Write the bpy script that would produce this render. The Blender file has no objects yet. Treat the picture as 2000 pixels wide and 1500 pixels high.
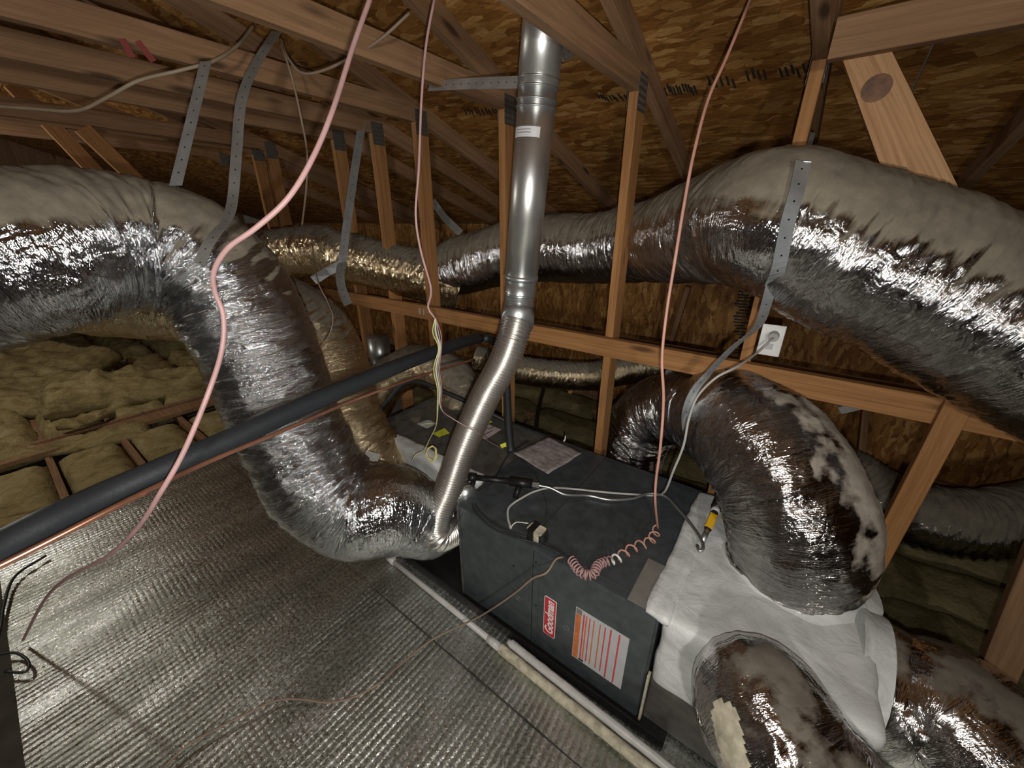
import bpy, math, random
import numpy as np
from mathutils import Vector, Matrix
random.seed(7)
PI = math.pi
C = bpy.context.scene.collection
scene = bpy.context.scene

# ------------------------------------------------------------------ camera
FPX, PITCH, YAW, CH = 750.0, math.radians(22.8), math.radians(36.6), 1.64
G = Vector((-math.sin(YAW), math.cos(YAW), 0)); R = Vector((math.cos(YAW), math.sin(YAW), 0)); Zv = Vector((0, 0, 1))
F = math.cos(PITCH)*G - math.sin(PITCH)*Zv
U = math.sin(PITCH)*G + math.cos(PITCH)*Zv
EYE = Vector((0, 0, CH))
cam_d = bpy.data.cameras.new('camera'); cam = bpy.data.objects.new('camera', cam_d); C.objects.link(cam)
cam_d.sensor_width = 36; cam_d.lens = 36*FPX/2000; cam_d.clip_start = 0.02; cam_d.clip_end = 60
m = Matrix((R, U, -F)).transposed().to_4x4(); m.translation = EYE
cam.matrix_world = m
scene.camera = cam
scene.view_settings.view_transform = 'Standard'; scene.view_settings.look = 'None'
scene.view_settings.gamma = 1; scene.view_settings.use_curve_mapping = False
scene.view_settings.exposure = -0.15

# ------------------------------------------------------------------ light: phone flash under the lens, added soft fill light behind, faint attic ambience
w = bpy.data.worlds.new('world'); scene.world = w; w.use_nodes = True
w.node_tree.nodes['Background'].inputs[0].default_value = (1.0, 0.86, 0.72, 1)
w.node_tree.nodes['Background'].inputs[1].default_value = 0.03
def lamp(name, kind, loc, power, col, size, aim=None, spread=None):
    d = bpy.data.lights.new(name, kind); d.energy = power; d.color = col
    if kind == 'AREA':
        d.shape = 'DISK'; d.size = size
    else: d.shadow_soft_size = size
    o = bpy.data.objects.new(name, d); C.objects.link(o); o.location = loc
    if aim is not None: o.rotation_euler = (Vector(aim)-Vector(loc)).to_track_quat('-Z', 'Y').to_euler()
    return o
lamp('flash', 'AREA', EYE - U*0.06 + R*0.012 - F*0.01, 16, (1.0, 0.97, 0.93), 0.022, EYE + F*1.0 - R*0.22)
lamp('fill_light', 'AREA', EYE - G*1.6 + Zv*0.05, 30, (1.0, 0.95, 0.87), 0.20, EYE + F*2 - R*1.6)  # added fill lamp, unseen behind the camera, evens out the flash falloff
lamp('left_lamp', 'POINT', (-4.4, -.7, 1.9), 46, (1.0, 0.95, 0.88), 0.07)  # unseen lamp beyond the left edge, inferred from the glints on the foil

# ------------------------------------------------------------------ geometry helpers
def ray(px, py): return F + ((px-1000)/FPX)*R - ((py-750)/FPX)*U
def dep(px, py, d): return EYE + ray(px, py)*d                     # a point d metres in front of the lens
def ony(px, py, y): d = ray(px, py); return EYE + d*(y/d.y)
def onx(px, py, x): d = ray(px, py); return EYE + d*(x/d.x)
def onz(px, py, z): d = ray(px, py); return EYE + d*((z-CH)/d.z)

def tag(o, label=None, cat=None, group=None, kind=None):
    if label: o['label'] = label
    if cat: o['category'] = cat
    if group: o['group'] = group
    if kind: o['kind'] = kind
    return o
def empty(name, loc=(0, 0, 0), label=None, cat=None, group=None, kind=None):
    o = bpy.data.objects.new(name, None); C.objects.link(o); o.location = loc; o.empty_display_size = 0.1
    return tag(o, label, cat, group, kind)
def link(name, me, mat, parent=None, smooth=False):
    o = bpy.data.objects.new(name, me); C.objects.link(o)
    if mat is not None and not me.materials: me.materials.append(mat)
    if smooth: me.polygons.foreach_set('use_smooth', [True]*len(me.polygons))
    if parent is not None:
        o.parent = parent
        pw = parent.location.copy(); q = parent.parent
        while q: pw += q.location; q = q.parent
        o.location = -pw
    return o
def mesh(name, v, f, uv=None):
    me = bpy.data.meshes.new(name); me.from_pydata([tuple(p) for p in v], [], f)
    if uv is not None:
        l = me.uv_layers.new(name='UVMap')
        l.data.foreach_set('uv', [c for face in uv for p in face for c in p])
    me.validate(); me.update(); return me
class MB:
    def __init__(s): s.v = []; s.f = []; s.uv = []
    def prism(s, a, b, w, h, wdir, ch=0.002):
        a = Vector(a); b = Vector(b); t = (b-a); L = t.length; t.normalize()
        x = Vector(wdir); x = (x - t*x.dot(t)).normalized(); y = t.cross(x)
        W, H = w/2, h/2; c = min(ch, W*.4, H*.4)
        pr = [(-W+c, -H), (W-c, -H), (W, -H+c), (W, H-c), (W-c, H), (-W+c, H), (-W, H-c), (-W, -H+c)]
        n = len(s.v); per = [0]
        for i in range(8):
            p, q = pr[i], pr[(i+1) % 8]; per.append(per[-1]+math.hypot(p[0]-q[0], p[1]-q[1]))
        for e, o in ((a, 0), (b, L)):
            for p in pr: s.v.append(e+x*p[0]+y*p[1])
        for i in range(8):
            j = (i+1) % 8
            s.f.append((n+i, n+j, n+8+j, n+8+i)); s.uv.append(((0, per[i]), (0, per[i+1]), (L, per[i+1]), (L, per[i])))
        s.f.append(tuple(n+7-i for i in range(8))); s.uv.append(tuple((pr[7-i][0], pr[7-i][1]) for i in range(8)))
        s.f.append(tuple(n+8+i for i in range(8))); s.uv.append(tuple((pr[i][0], pr[i][1]) for i in range(8)))
        return s
    def box(s, x0, x1, y0, y1, z0, z1, ch=0.002):
        return s.prism(((x0+x1)/2, (y0+y1)/2, z0), ((x0+x1)/2, (y0+y1)/2, z1), x1-x0, y1-y0, (1, 0, 0), ch)
    def tube(s, pts, r, seg=10, caps=True, r2=None):
        P, T, N, B, S = frames(pts); n = len(s.v); K = len(P)
        for i in range(K):
            rr = r if r2 is None else r+(r2-r)*i/(K-1)
            for k in range(seg):
                a = 2*PI*k/seg; s.v.append(P[i]+N[i]*(rr*math.cos(a))+B[i]*(rr*math.sin(a)))
        for i in range(K-1):
            for k in range(seg):
                k2 = (k+1) % seg
                s.f.append((n+i*seg+k, n+i*seg+k2, n+(i+1)*seg+k2, n+(i+1)*seg+k))
                a0, a1 = k/seg, (k+1)/seg
                s.uv.append(((S[i], a0), (S[i], a1), (S[i+1], a1), (S[i+1], a0)))
        if caps:
            s.f.append(tuple(n+seg-1-k for k in range(seg))); s.uv.append(((0, 0),)*seg)
            s.f.append(tuple(n+(K-1)*seg+k for k in range(seg))); s.uv.append(((0, 0),)*seg)
        return s
    def ribbon(s, pts, wdt, side, th=0.0012):
        # flat strap: side = vector or list of vectors (width direction)
        K = len(pts); n = len(s.v); Sx = 0
        for i in range(K):
            t = (pts[min(i+1, K-1)]-pts[max(i-1, 0)]).normalized()
            sd = side[i] if isinstance(side, list) else side
            x = (sd - t*sd.dot(t)).normalized(); y = t.cross(x)
            for q in ((-1, -1), (1, -1), (1, 1), (-1, 1)): s.v.append(pts[i]+x*(q[0]*wdt/2)+y*(q[1]*th/2))
        for i in range(K-1):
            L = (pts[i+1]-pts[i]).length
            for k in range(4):
                k2 = (k+1) % 4; a = n+i*4
                s.f.append((a+k, a+k2, a+4+k2, a+4+k))
                v0, v1 = (-wdt/2, wdt/2) if k in (0, 2) else (wdt/2, wdt/2)
                if k == 2: v0, v1 = v1, v0
                s.uv.append(((Sx, v0), (Sx, v1), (Sx+L, v1), (Sx+L, v0)))
            Sx += L
        s.f.append((n+3, n+2, n+1, n)); s.uv.append(((0, .5),)*4)
        a = n+(K-1)*4; s.f.append((a, a+1, a+2, a+3)); s.uv.append(((0, .5),)*4)
        return s
    def disc(s, c, nrm, r, th=0.001, seg=16):
        nrm = Vector(nrm).normalized(); return s.tube([Vector(c), Vector(c)+nrm*th], r, seg)
    def build(s, name, mat, parent=None, smooth=False):
        return link(name, mesh(name, s.v, s.f, s.uv), mat, parent, smooth)
def cr(pts, step):
    # Catmull-Rom resampling of Vectors of any size, roughly every step metres
    pts = [Vector(p) for p in pts]
    P = [pts[0]*2-pts[1]] + pts + [pts[-1]*2-pts[-2]]; out = []
    for i in range(1, len(P)-2):
        n = max(1, int(math.ceil((P[i+1].to_3d()-P[i].to_3d()).length/step)))
        for k in range(n):
            t = k/n; a, b, c, d = P[i-1], P[i], P[i+1], P[i+2]
            out.append(0.5*((2*b)+(c-a)*t+(2*a-5*b+4*c-d)*t*t+(3*b-a-3*c+d)*t**3))
    out.append(pts[-1].copy()); return out
def frames(pts):
    pts = [Vector(p) for p in pts]; K = len(pts); T = []; S = [0]
    for i in range(K):
        T.append((pts[min(i+1, K-1)]-pts[max(i-1, 0)]).normalized())
        if i: S.append(S[-1]+(pts[i]-pts[i-1]).length)
    up = Vector((0, 0, 1)) if abs(T[0].z) < .9 else Vector((1, 0, 0))
    n = (up-T[0]*up.dot(T[0])).normalized(); N = []; B = []
    for i in range(K):
        n = (n-T[i]*n.dot(T[i])).normalized(); N.append(n.copy()); B.append(T[i].cross(n))
    return pts, T, N, B, S
def rnoise(x, y, py, seed):
    # smooth value noise in [-1,1], periodic over py cells in y
    rng = np.random.RandomState(seed); tab = rng.rand(256, py)*2-1
    xi = np.floor(x).astype(int); yi = np.floor(y).astype(int); fx = x-xi; fy = y-yi
    fx = fx*fx*(3-2*fx); fy = fy*fy*(3-2*fy)
    a = tab[xi % 256, yi % py]; b = tab[(xi+1) % 256, yi % py]; c = tab[xi % 256, (yi+1) % py]; d = tab[(xi+1) % 256, (yi+1) % py]
    return (a*(1-fx)+b*fx)*(1-fy)+(c*(1-fx)+d*fx)*fy
DUCTS = {}
def duct_mesh(key, pts, seg=104, step=0.007, amp=0.006, seed=1, slant=1.5, lump=0.006, ring=0.0, gather=(), creases=1.0, dustprof=None):
    """pts: list of (Vector, radius). A flexible duct jacket with real wrinkles."""
    P4 = [Vector((p.x, p.y, p.z, r)) for p, r in pts]
    Q = cr(P4, step); P, T, N, B, S = frames([q.to_3d() for q in Q]); rad = np.array([q[3] for q in Q])
    K = len(P); S = np.array(S); th = np.linspace(0, 2*PI, seg, endpoint=False)
    # curvature: inside of a bend gathers the jacket
    cv = np.zeros((K, 3))
    for i in range(2, K-2): cv[i] = np.array((T[i+2]-T[i-2])/max(1e-6, (P[i+2]-P[i-2]).length))
    kn_ = min(15, max(1, K-1) | 1) if K > 15 else 1; ker = np.ones(kn_)/kn_
    for a in range(3): cv[:, a] = np.convolve(cv[:, a], ker, 'same')
    Na = np.array(N); Ba = np.array(B); Pa = np.array(P)
    dirs = Na[:, None, :]*np.cos(th)[None, :, None]+Ba[:, None, :]*np.sin(th)[None, :, None]
    inside = np.einsum('ijk,ik->ij', dirs, cv)*rad[:, None]          # >0 on the inside of the bend
    ins = np.clip(inside, 0, 1)
    s2 = S[:, None]+slant*0.03*np.sin(th[None, :]*2+seed)+0*th
    t2 = th[None, :]/(2*PI)+0*s2
    def ridge(ls, ky, sd): 
        n = rnoise(s2/ls+100, t2*ky, ky, sd); return 1-2*np.abs(n)
    d = amp*creases*(0.55*ridge(0.028, 11, seed*7+1)+0.5*ridge(0.016, 17, seed*7+2)+0.28*ridge(0.009, 29, seed*7+3))
    d += lump*rnoise(S[:, None]/0.13+50+0*t2, t2*5, 5, seed*7+4)
    d *= (0.75+1.5*ins)
    if ring: d += ring*np.sin(2*PI*s2/0.03)
    for s0, dep_, wid in gather: d -= dep_*np.exp(-((S[:, None]-s0*S[-1])/wid)**2)
    V = Pa[:, None, :]+dirs*(rad[:, None]+d)[:, :, None]
    me = bpy.data.meshes.new(key)
    idx = np.arange(K*seg).reshape(K, seg)
    a = idx[:-1]; b = np.roll(idx, -1, 1)[:-1]; c = np.roll(idx, -1, 1)[1:]; e = idx[1:]
    fc = np.stack([a, b, c, e], -1).reshape(-1, 4)
    me.vertices.add(K*seg); me.vertices.foreach_set('co', V.reshape(-1))
    nf = len(fc); me.loops.add(nf*4); me.polygons.add(nf)
    me.loops.foreach_set('vertex_index', fc.reshape(-1))
    me.polygons.foreach_set('loop_start', np.arange(0, nf*4, 4)); me.polygons.foreach_set('loop_total', np.full(nf, 4))
    uvl = me.uv_layers.new(name='UVMap'); vv = np.linspace(0, 1, seg+1)*2*PI*float(rad.mean())
    uv = np.zeros((K-1, seg, 4, 2))
    uv[:, :, 0, 0] = S[:-1, None]; uv[:, :, 1, 0] = S[:-1, None]; uv[:, :, 2, 0] = S[1:, None]; uv[:, :, 3, 0] = S[1:, None]
    uv[:, :, 0, 1] = vv[None, :-1]; uv[:, :, 3, 1] = vv[None, :-1]; uv[:, :, 1, 1] = vv[None, 1:]; uv[:, :, 2, 1] = vv[None, 1:]
    uvl.data.foreach_set('uv', uv.reshape(-1))
    me.polygons.foreach_set('use_smooth', [True]*nf)
    dk = np.ones(K) if dustprof is None else np.interp(S/S[-1], [a for a, _ in dustprof], [b for _, b in dustprof])
    at = me.attributes.new('dustk', 'FLOAT', 'POINT'); at.data.foreach_set('value', np.repeat(dk, seg).astype(np.float32))
    me.update(); me.validate()
    DUCTS[key] = (P, T, rad, S, V)
    return me
def wrap(key, frac, a0, a1, n=18, off=0.006, shift=0.0):
    """points around a duct, angles in degrees from straight up; positive turns towards -B side; side vectors returned too"""
    P, T, rad, S, V = DUCTS[key]; i = int(frac*(len(P)-1)); t = T[i]
    up = (Zv - t*Zv.dot(t)).normalized(); sd = t.cross(up)
    pts = []; sides = []
    for k in range(n):
        a = math.radians(a0+(a1-a0)*k/(n-1)); dr = up*math.cos(a)+sd*math.sin(a)
        pts.append(P[i]+dr*(rad[i]+off)+t*shift*(k/(n-1))); sides.append(t.copy())
    return pts, sides

# ------------------------------------------------------------------ materials
def nt(name):
    m = bpy.data.materials.new(name); m.use_nodes = True; n = m.node_tree; b = n.nodes['Principled BSDF']; return m, n, b
def N_(n, t, **kw):
    x = n.nodes.new(t)
    for k, v in kw.items():
        if k.startswith('i_'): x.inputs[int(k[2:])].default_value = v
        else: setattr(x, k, v)
    return x
def ramp(n, fac, stops):
    r = n.nodes.new('ShaderNodeValToRGB'); e = r.color_ramp.elements
    while len(e) < len(stops): e.new(0.5)
    for q, (p, c) in zip(e, stops): q.position = p; q.color = (*c, 1) if len(c) == 3 else c
    n.links.new(fac, r.inputs[0]); return r.outputs[0]
def mapping(n, src, scale=(1, 1, 1), rot=(0, 0, 0), rnd=False):
    m = N_(n, 'ShaderNodeMapping'); m.inputs['Scale'].default_value = scale; m.inputs['Rotation'].default_value = rot
    n.links.new(src, m.inputs[0])
    if rnd:
        oi = N_(n, 'ShaderNodeObjectInfo'); mu = N_(n, 'ShaderNodeMath', operation='MULTIPLY'); mu.inputs[1].default_value = 37.0
        n.links.new(oi.outputs['Random'], mu.inputs[0]); n.links.new(mu.outputs[0], m.inputs['Location'])
    return m.outputs[0]
def noise(n, vec, scale, detail=4, rough=.55, dist=0):
    x = N_(n, 'ShaderNodeTexNoise'); x.inputs['Scale'].default_value = scale; x.inputs['Detail'].default_value = detail
    x.inputs['Roughness'].default_value = rough; x.inputs['Distortion'].default_value = dist
    if vec is not None: n.links.new(vec, x.inputs['Vector'])
    return x
def mathn(n, op, a, b=None, c=None):
    x = N_(n, 'ShaderNodeMath', operation=op)
    for i, q in enumerate((a, b, c)):
        if q is None: continue
        if isinstance(q, (int, float)): x.inputs[i].default_value = q
        else: n.links.new(q, x.inputs[i])
    return x.outputs[0]
def mixc(n, fac, a, b, mode='MIX'):
    x = N_(n, 'ShaderNodeMix', data_type='RGBA', blend_type=mode)
    for s, q in ((0, fac), (6, a), (7, b)):
        if isinstance(q, (int, float)): x.inputs[s].default_value = q
        elif isinstance(q, tuple): x.inputs[s].default_value = (*q, 1)
        else: n.links.new(q, x.inputs[s])
    return x.outputs[2]
def bump(n, b, h, strength, dist):
    x = N_(n, 'ShaderNodeBump'); x.inputs['Strength'].default_value = strength; x.inputs['Distance'].default_value = dist
    n.links.new(h, x.inputs['Height']); n.links.new(x.outputs[0], b.inputs['Normal']); return x
def plain(name, col, rough=.6, metal=0, bumpy=0, scale=60, vary=.12):
    m, n, b = nt(name); tc = N_(n, 'ShaderNodeTexCoord'); ns = noise(n, tc.outputs['Object'], scale*.3, 3)
    lo = tuple(c*(1-vary) for c in col); hi = tuple(min(1, c*(1+vary)) for c in col)
    n.links.new(ramp(n, ns.outputs[0], [(.3, lo), (.7, hi)]), b.inputs['Base Color'])
    b.inputs['Roughness'].default_value = rough; b.inputs['Metallic'].default_value = metal
    if bumpy: bump(n, b, noise(n, tc.outputs['Object'], scale).outputs[0], bumpy, .002)
    return m
def wood(name, c0, c1, c2, rough=.72):
    m, n, b = nt(name); tc = N_(n, 'ShaderNodeTexCoord'); v = mapping(n, tc.outputs['UV'], (1.1, 30, 1), rnd=True)
    g = noise(n, v, 2.2, 6, .6, .6); col = ramp(n, g.outputs[0], [(.28, c0), (.5, c1), (.72, c2)])
    v2 = mapping(n, tc.outputs['UV'], (2.0, 9, 1), rnd=True); st = noise(n, v2, 1.1, 3)
    col = mixc(n, ramp(n, st.outputs[0], [(.5, (0, 0, 0)), (.85, (.45, .45, .45))]), col, tuple(x*.42 for x in c0))
    kn = N_(n, 'ShaderNodeTexVoronoi'); kn.inputs['Scale'].default_value = 1.0
    n.links.new(mapping(n, tc.outputs['UV'], (2.2, 9, 1), rnd=True), kn.inputs['Vector'])
    col = mixc(n, ramp(n, kn.outputs['Distance'], [(.07, (.9, .9, .9)), (.16, (0, 0, 0))]), col, tuple(x*.3 for x in c0))
    n.links.new(col, b.inputs['Base Color']); b.inputs['Roughness'].default_value = rough; b.inputs['Specular IOR Level'].default_value = .25
    bump(n, b, g.outputs[0], .35, .003); return m
def osb(name, along, base=1.0):
    m, n, b = nt(name); tc = N_(n, 'ShaderNodeTexCoord'); nv = noise(n, tc.outputs['UV'], 17, 4)
    sub = N_(n, 'ShaderNodeVectorMath', operation='MULTIPLY_ADD'); n.links.new(nv.outputs['Color'], sub.inputs[0])
    sub.inputs[1].default_value = (.035, .03, .0); n.links.new(tc.outputs['UV'], sub.inputs[2])
    col = None; hts = None
    for k, (rot, sc) in enumerate(((0.12, 9), (-.25, 11), (.42, 13), (-.5, 12))):
        s = (sc, sc*3.0, 1) if along else (sc*3.0, sc, 1)
        vo = N_(n, 'ShaderNodeTexVoronoi'); vo.inputs['Scale'].default_value = 1.0; vo.inputs['Randomness'].default_value = 1
        n.links.new(mapping(n, sub.outputs[0], s, (0, 0, rot), rnd=(k == 0)), vo.inputs['Vector'])
        sp = N_(n, 'ShaderNodeSeparateColor'); n.links.new(vo.outputs['Color'], sp.inputs[0])
        c = ramp(n, sp.outputs[0], [(0, (.20*base, .080*base, .016*base)), (.35, (.31*base, .138*base, .032*base)), (.7, (.40*base, .195*base, .050*base)), (1, (.56*base, .32*base, .11*base))])
        if col is None: col = c; hts = sp.outputs[0]
        else:
            fac = ramp(n, sp.outputs[1], [(.48, (0, 0, 0)), (.56, (1, 1, 1))]); col = mixc(n, fac, col, c); hts = mathn(n, 'ADD', hts, mathn(n, 'MULTIPLY', sp.outputs[0], fac))
    fine = noise(n, mapping(n, tc.outputs['UV'], (30, 140, 1) if along else (140, 30, 1)), 1, 3)
    col = mixc(n, .5, col, ramp(n, fine.outputs[0], [(.3, (.35, .35, .35)), (.65, (1, 1, 1))]), 'MULTIPLY')
    n.links.new(col, b.inputs['Base Color']); b.inputs['Roughness'].default_value = .62; b.inputs['Specular IOR Level'].default_value = .35
    bump(n, b, mathn(n, 'ADD', mathn(n, 'MULTIPLY', hts, .35), fine.outputs[0]), .55, .004); return m
def foil(name, lo, hi, tint=(.66, .65, .64), rough=.2, fine=1.0, dust=(.215, .19, .145), patch=0.0, bs=.7, axis=(0, 0, 1), edge=.55):
    """metallised jacket; grey dust lies wherever the surface faces up"""
    m, n, b = nt(name); tc = N_(n, 'ShaderNodeTexCoord'); geo = N_(n, 'ShaderNodeNewGeometry')
    uv = tc.outputs['UV']
    n1 = noise(n, mapping(n, uv, (80, 6, 1), (0, 0, .10)), 1, 5, .6, .5)
    n2 = noise(n, mapping(n, uv, (130, 13, 1), (0, 0, -.14)), 1, 4, .6, .4)
    n3 = noise(n, mapping(n, uv, (18, 10, 1)), 1, 3, .5, 1.2)
    rg = lambda q: mathn(n, 'ABSOLUTE', mathn(n, 'SUBTRACT', q, .5))
    h = mathn(n, 'ADD', mathn(n, 'ADD', mathn(n, 'MULTIPLY', rg(n1.outputs[0]), 1.3*fine), mathn(n, 'MULTIPLY', rg(n2.outputs[0]), .7*fine)), mathn(n, 'MULTIPLY', rg(n3.outputs[0]), 1.0))
    sz = N_(n, 'ShaderNodeVectorMath', operation='DOT_PRODUCT'); n.links.new(geo.outputs['Normal'], sz.inputs[0]); sz.inputs[1].default_value = Vector(axis).normalized()
    at = N_(n, 'ShaderNodeAttribute', attribute_name='dustk'); dn0 = mathn(n, 'ADD', sz.outputs['Value'], mathn(n, 'SUBTRACT', at.outputs['Fac'], 1.0))
    dn = mathn(n, 'ADD', dn0, mathn(n, 'MULTIPLY', mathn(n, 'SUBTRACT', n1.outputs[0], .5), edge))
    dn = mathn(n, 'ADD', dn, mathn(n, 'MULTIPLY', mathn(n, 'SUBTRACT', noise(n, tc.outputs['Object'], 9, 4).outputs[0], .5), patch))
    df = ramp(n, dn, [(lo, (0, 0, 0)), (hi, (1, 1, 1))]); 
    dcol = ramp(n, noise(n, tc.outputs['Object'], 22, 6, .65).outputs[0], [(.3, tuple(x*.72 for x in dust)), (.7, tuple(x*1.15 for x in dust))])
    d = N_(n, 'ShaderNodeBsdfPrincipled'); n.links.new(dcol, d.inputs['Base Color']); d.inputs['Roughness'].default_value = .8; d.inputs['Specular IOR Level'].default_value = .2
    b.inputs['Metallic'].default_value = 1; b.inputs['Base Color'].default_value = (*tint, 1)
    n.links.new(ramp(n, n3.outputs[0], [(.3, (rough*.7,)*3), (.7, (rough*1.5,)*3)]), b.inputs['Roughness'])
    bp = bump(n, b, h, bs, .012)
    bp2 = N_(n, 'ShaderNodeBump'); bp2.inputs['Strength'].default_value = .25; bp2.inputs['Distance'].default_value = .004
    n.links.new(h, bp2.inputs['Height']); n.links.new(bp2.outputs[0], d.inputs['Normal'])
    mx = N_(n, 'ShaderNodeMixShader'); n.links.new(df, mx.inputs[0]); n.links.new(b.outputs[0], mx.inputs[1]); n.links.new(d.outputs[0], mx.inputs[2])
    n.links.new(mx.outputs[0], n.nodes['Material Output'].inputs[0]); return m

M = {}
M['wood'] = wood('stud_wood', (.25, .115, .042), (.35, .17, .062), (.43, .22, .085))
M['wood_dull'] = wood('dull_wood', (.19, .108, .055), (.27, .155, .08), (.34, .20, .11))
M['wood_pale'] = wood('pale_wood', (.30, .155, .07), (.44, .25, .12), (.55, .34, .18))
M['osb'] = osb('roof_osb', True, 1.0)
M['osb_wall'] = osb('wall_osb', False, 1.05)
M['foil_near'] = foil('duct_foil_near', .34, .50, (.58, .59, .61), .12, 1.15, bs=.85)
M['foil_warm'] = foil('duct_foil_warm', .38, .62, (.78, .64, .42), .13, 1.3, bs=.9)  # the golden tint is in the foil colour itself
M['foil_grey'] = foil('duct_foil_grey', .85, 1.3, (.55, .53, .52), .12, .7, patch=1.5, bs=.7, dust=(.17, .15, .12), edge=.15)
M['foil_right'] = foil('duct_foil_right', .20, .34, (.56, .55, .55), .12, .8, bs=.7)
M['foil_arch'] = foil('duct_foil_arch', .52, .68, (.46, .44, .43), .11, .9, edge=.12, dust=(.34, .30, .25), patch=1.3, bs=.75, axis=(1.0, .35, .55))
M['galv'] = plain('galvanised_steel', (.48, .50, .50), .36, .9, .1, 40)
M['galv_dusty'] = plain('dusty_galvanised', (.30, .29, .26), .55, .6, .15, 50)
M['plate'] = plain('connector_plate_metal', (.16, .145, .125), .55, .7, .9, 260)
M['flue'] = plain('flue_pipe_metal', (.62, .62, .60), .37, .92, .05, 25)
M['alu'] = plain('flexible_liner_aluminium', (.66, .64, .60), .34, .95, .05, 25)
M['cabinet'] = plain('charcoal_enamel', (.060, .070, .074), .36, .25, .12, 70, .25)
M['cabinet_dusty'] = plain('dusty_charcoal_enamel', (.085, .080, .072), .55, .1, .12, 50, .35)
M['knot'] = plain('knot_wood', (.16, .065, .022), .5, 0, .2, 90, .5)
M['dark'] = plain('dark_void', (.012, .012, .012), .8)
M['black_foam'] = plain('black_foam_rubber', (.018, .021, .024), .5, 0, .25, 80)
M['black_rubber'] = plain('black_sheath', (.02, .02, .02), .45)
M['black_iron'] = plain('black_iron', (.025, .024, .022), .42, .6, .2, 90)
M['copper'] = plain('copper', (.72, .36, .24), .3, .9)
M['pink_cable'] = plain('pink_brown_sheath', (.38, .23, .22), .5)
M['salmon_cable'] = plain('salmon_sheath', (.50, .26, .20), .5)
M['brown_cable'] = plain('dusty_brown_sheath', (.24, .17, .12), .6)
M['grey_cable'] = plain('grey_sheath', (.42, .41, .38), .5)
M['tan_cable'] = plain('dusty_tan_sheath', (.30, .235, .16), .6)
M['white'] = plain('white_plastic', (.78, .78, .76), .4)
M['yellow'] = plain('yellow_plastic', (.85, .48, .02), .4)
M['tag_yellow'] = plain('lime_sticker', (.62, .66, .05), .5)
M['wire_yellow'] = plain('yellow_wire', (.66, .62, .25), .5)
M['wire_red'] = plain('dusky_red_wire', (.42, .17, .17), .5)
M['wire_white'] = plain('white_wire', (.66, .64, .58), .5)
M['wire_green'] = plain('green_wire', (.34, .40, .20), .5)
M['pvc'] = plain('white_pvc', (.52, .51, .48), .38, 0, .05)
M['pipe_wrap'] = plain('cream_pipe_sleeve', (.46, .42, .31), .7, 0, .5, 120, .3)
M['red'] = plain('badge_red', (.55, .02, .035), .4, 0, 0, 60, .04)
M['orange'] = plain('label_orange', (.60, .16, .045), .5, 0, 0, 200, .2)
M['label_red'] = plain('label_red', (.58, .07, .08), .5, 0, 0, 300, .3)
M['label_white'] = plain('label_paper', (.50, .50, .51), .5, 0, 0, 60, .05)
M['label_pink'] = plain('faded_pink_label', (.50, .42, .42), .6)
M['ink'] = plain('black_ink', (.03, .025, .02), .7)
M['ink_soft'] = plain('faded_ink', (.20, .17, .16), .8)
M['red_paint'] = plain('red_marker_paint', (.20, .035, .03), .7)
M['gypsum'] = plain('attic_subfloor', (.055, .045, .032), .9, 0, .3, 30, .3)

def paper_mat():
    m, n, b = nt('dirty_paper'); tc = N_(n, 'ShaderNodeTexCoord'); a = noise(n, tc.outputs['Object'], 35, 6, .7)
    st = noise(n, mapping(n, tc.outputs['Object'], (15, 90, 1), (0, 0, .3)), 1, 4)
    c = ramp(n, mathn(n, 'ADD', mathn(n, 'MULTIPLY', a.outputs[0], .6), mathn(n, 'MULTIPLY', st.outputs[0], .4)), [(.36, (.14, .115, .105)), (.5, (.27, .235, .23)), (.62, (.38, .35, .34))])
    n.links.new(c, b.inputs['Base Color']); b.inputs['Roughness'].default_value = .8; return m
M['paper'] = paper_mat()
def mastic_mat():
    m, n, b = nt('duct_mastic'); tc = N_(n, 'ShaderNodeTexCoord'); v = tc.outputs['Object']
    a = noise(n, v, 11, 5, .6, 1.0); s = noise(n, mapping(n, v, (7, 13, 9), (.3, .5, .4)), 1, 5, .6, .9)
    c = ramp(n, a.outputs[0], [(.3, (.50, .515, .495)), (.5, (.62, .635, .615)), (.72, (.70, .715, .70))])
    c = mixc(n, ramp(n, s.outputs[0], [(.62, (0, 0, 0)), (.78, (.5, .5, .5))]), c, (.27, .275, .26))
    n.links.new(c, b.inputs['Base Color']); b.inputs['Roughness'].default_value = .5
    bump(n, b, mathn(n, 'ADD', a.outputs[0], mathn(n, 'MULTIPLY', s.outputs[0], .8)), .4, .012); return m
M['mastic'] = mastic_mat()
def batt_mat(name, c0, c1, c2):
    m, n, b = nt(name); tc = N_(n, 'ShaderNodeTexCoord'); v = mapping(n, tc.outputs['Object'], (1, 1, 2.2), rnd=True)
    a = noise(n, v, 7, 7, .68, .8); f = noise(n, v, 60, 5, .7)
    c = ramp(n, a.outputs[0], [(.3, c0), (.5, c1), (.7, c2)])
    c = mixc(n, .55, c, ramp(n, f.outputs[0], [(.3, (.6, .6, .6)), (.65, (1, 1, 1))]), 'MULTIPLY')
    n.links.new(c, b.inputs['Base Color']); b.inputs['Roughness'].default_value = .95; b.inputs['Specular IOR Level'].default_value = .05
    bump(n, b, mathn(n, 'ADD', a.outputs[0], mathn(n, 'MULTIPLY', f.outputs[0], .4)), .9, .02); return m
M['batt'] = batt_mat('yellow_glass_wool', (.20, .15, .065), (.36, .285, .13), (.48, .40, .21))
M['batt_dull'] = batt_mat('dull_glass_wool', (.12, .10, .05), (.21, .18, .085), (.30, .26, .14))  # darker tone of the same glass wool
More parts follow.
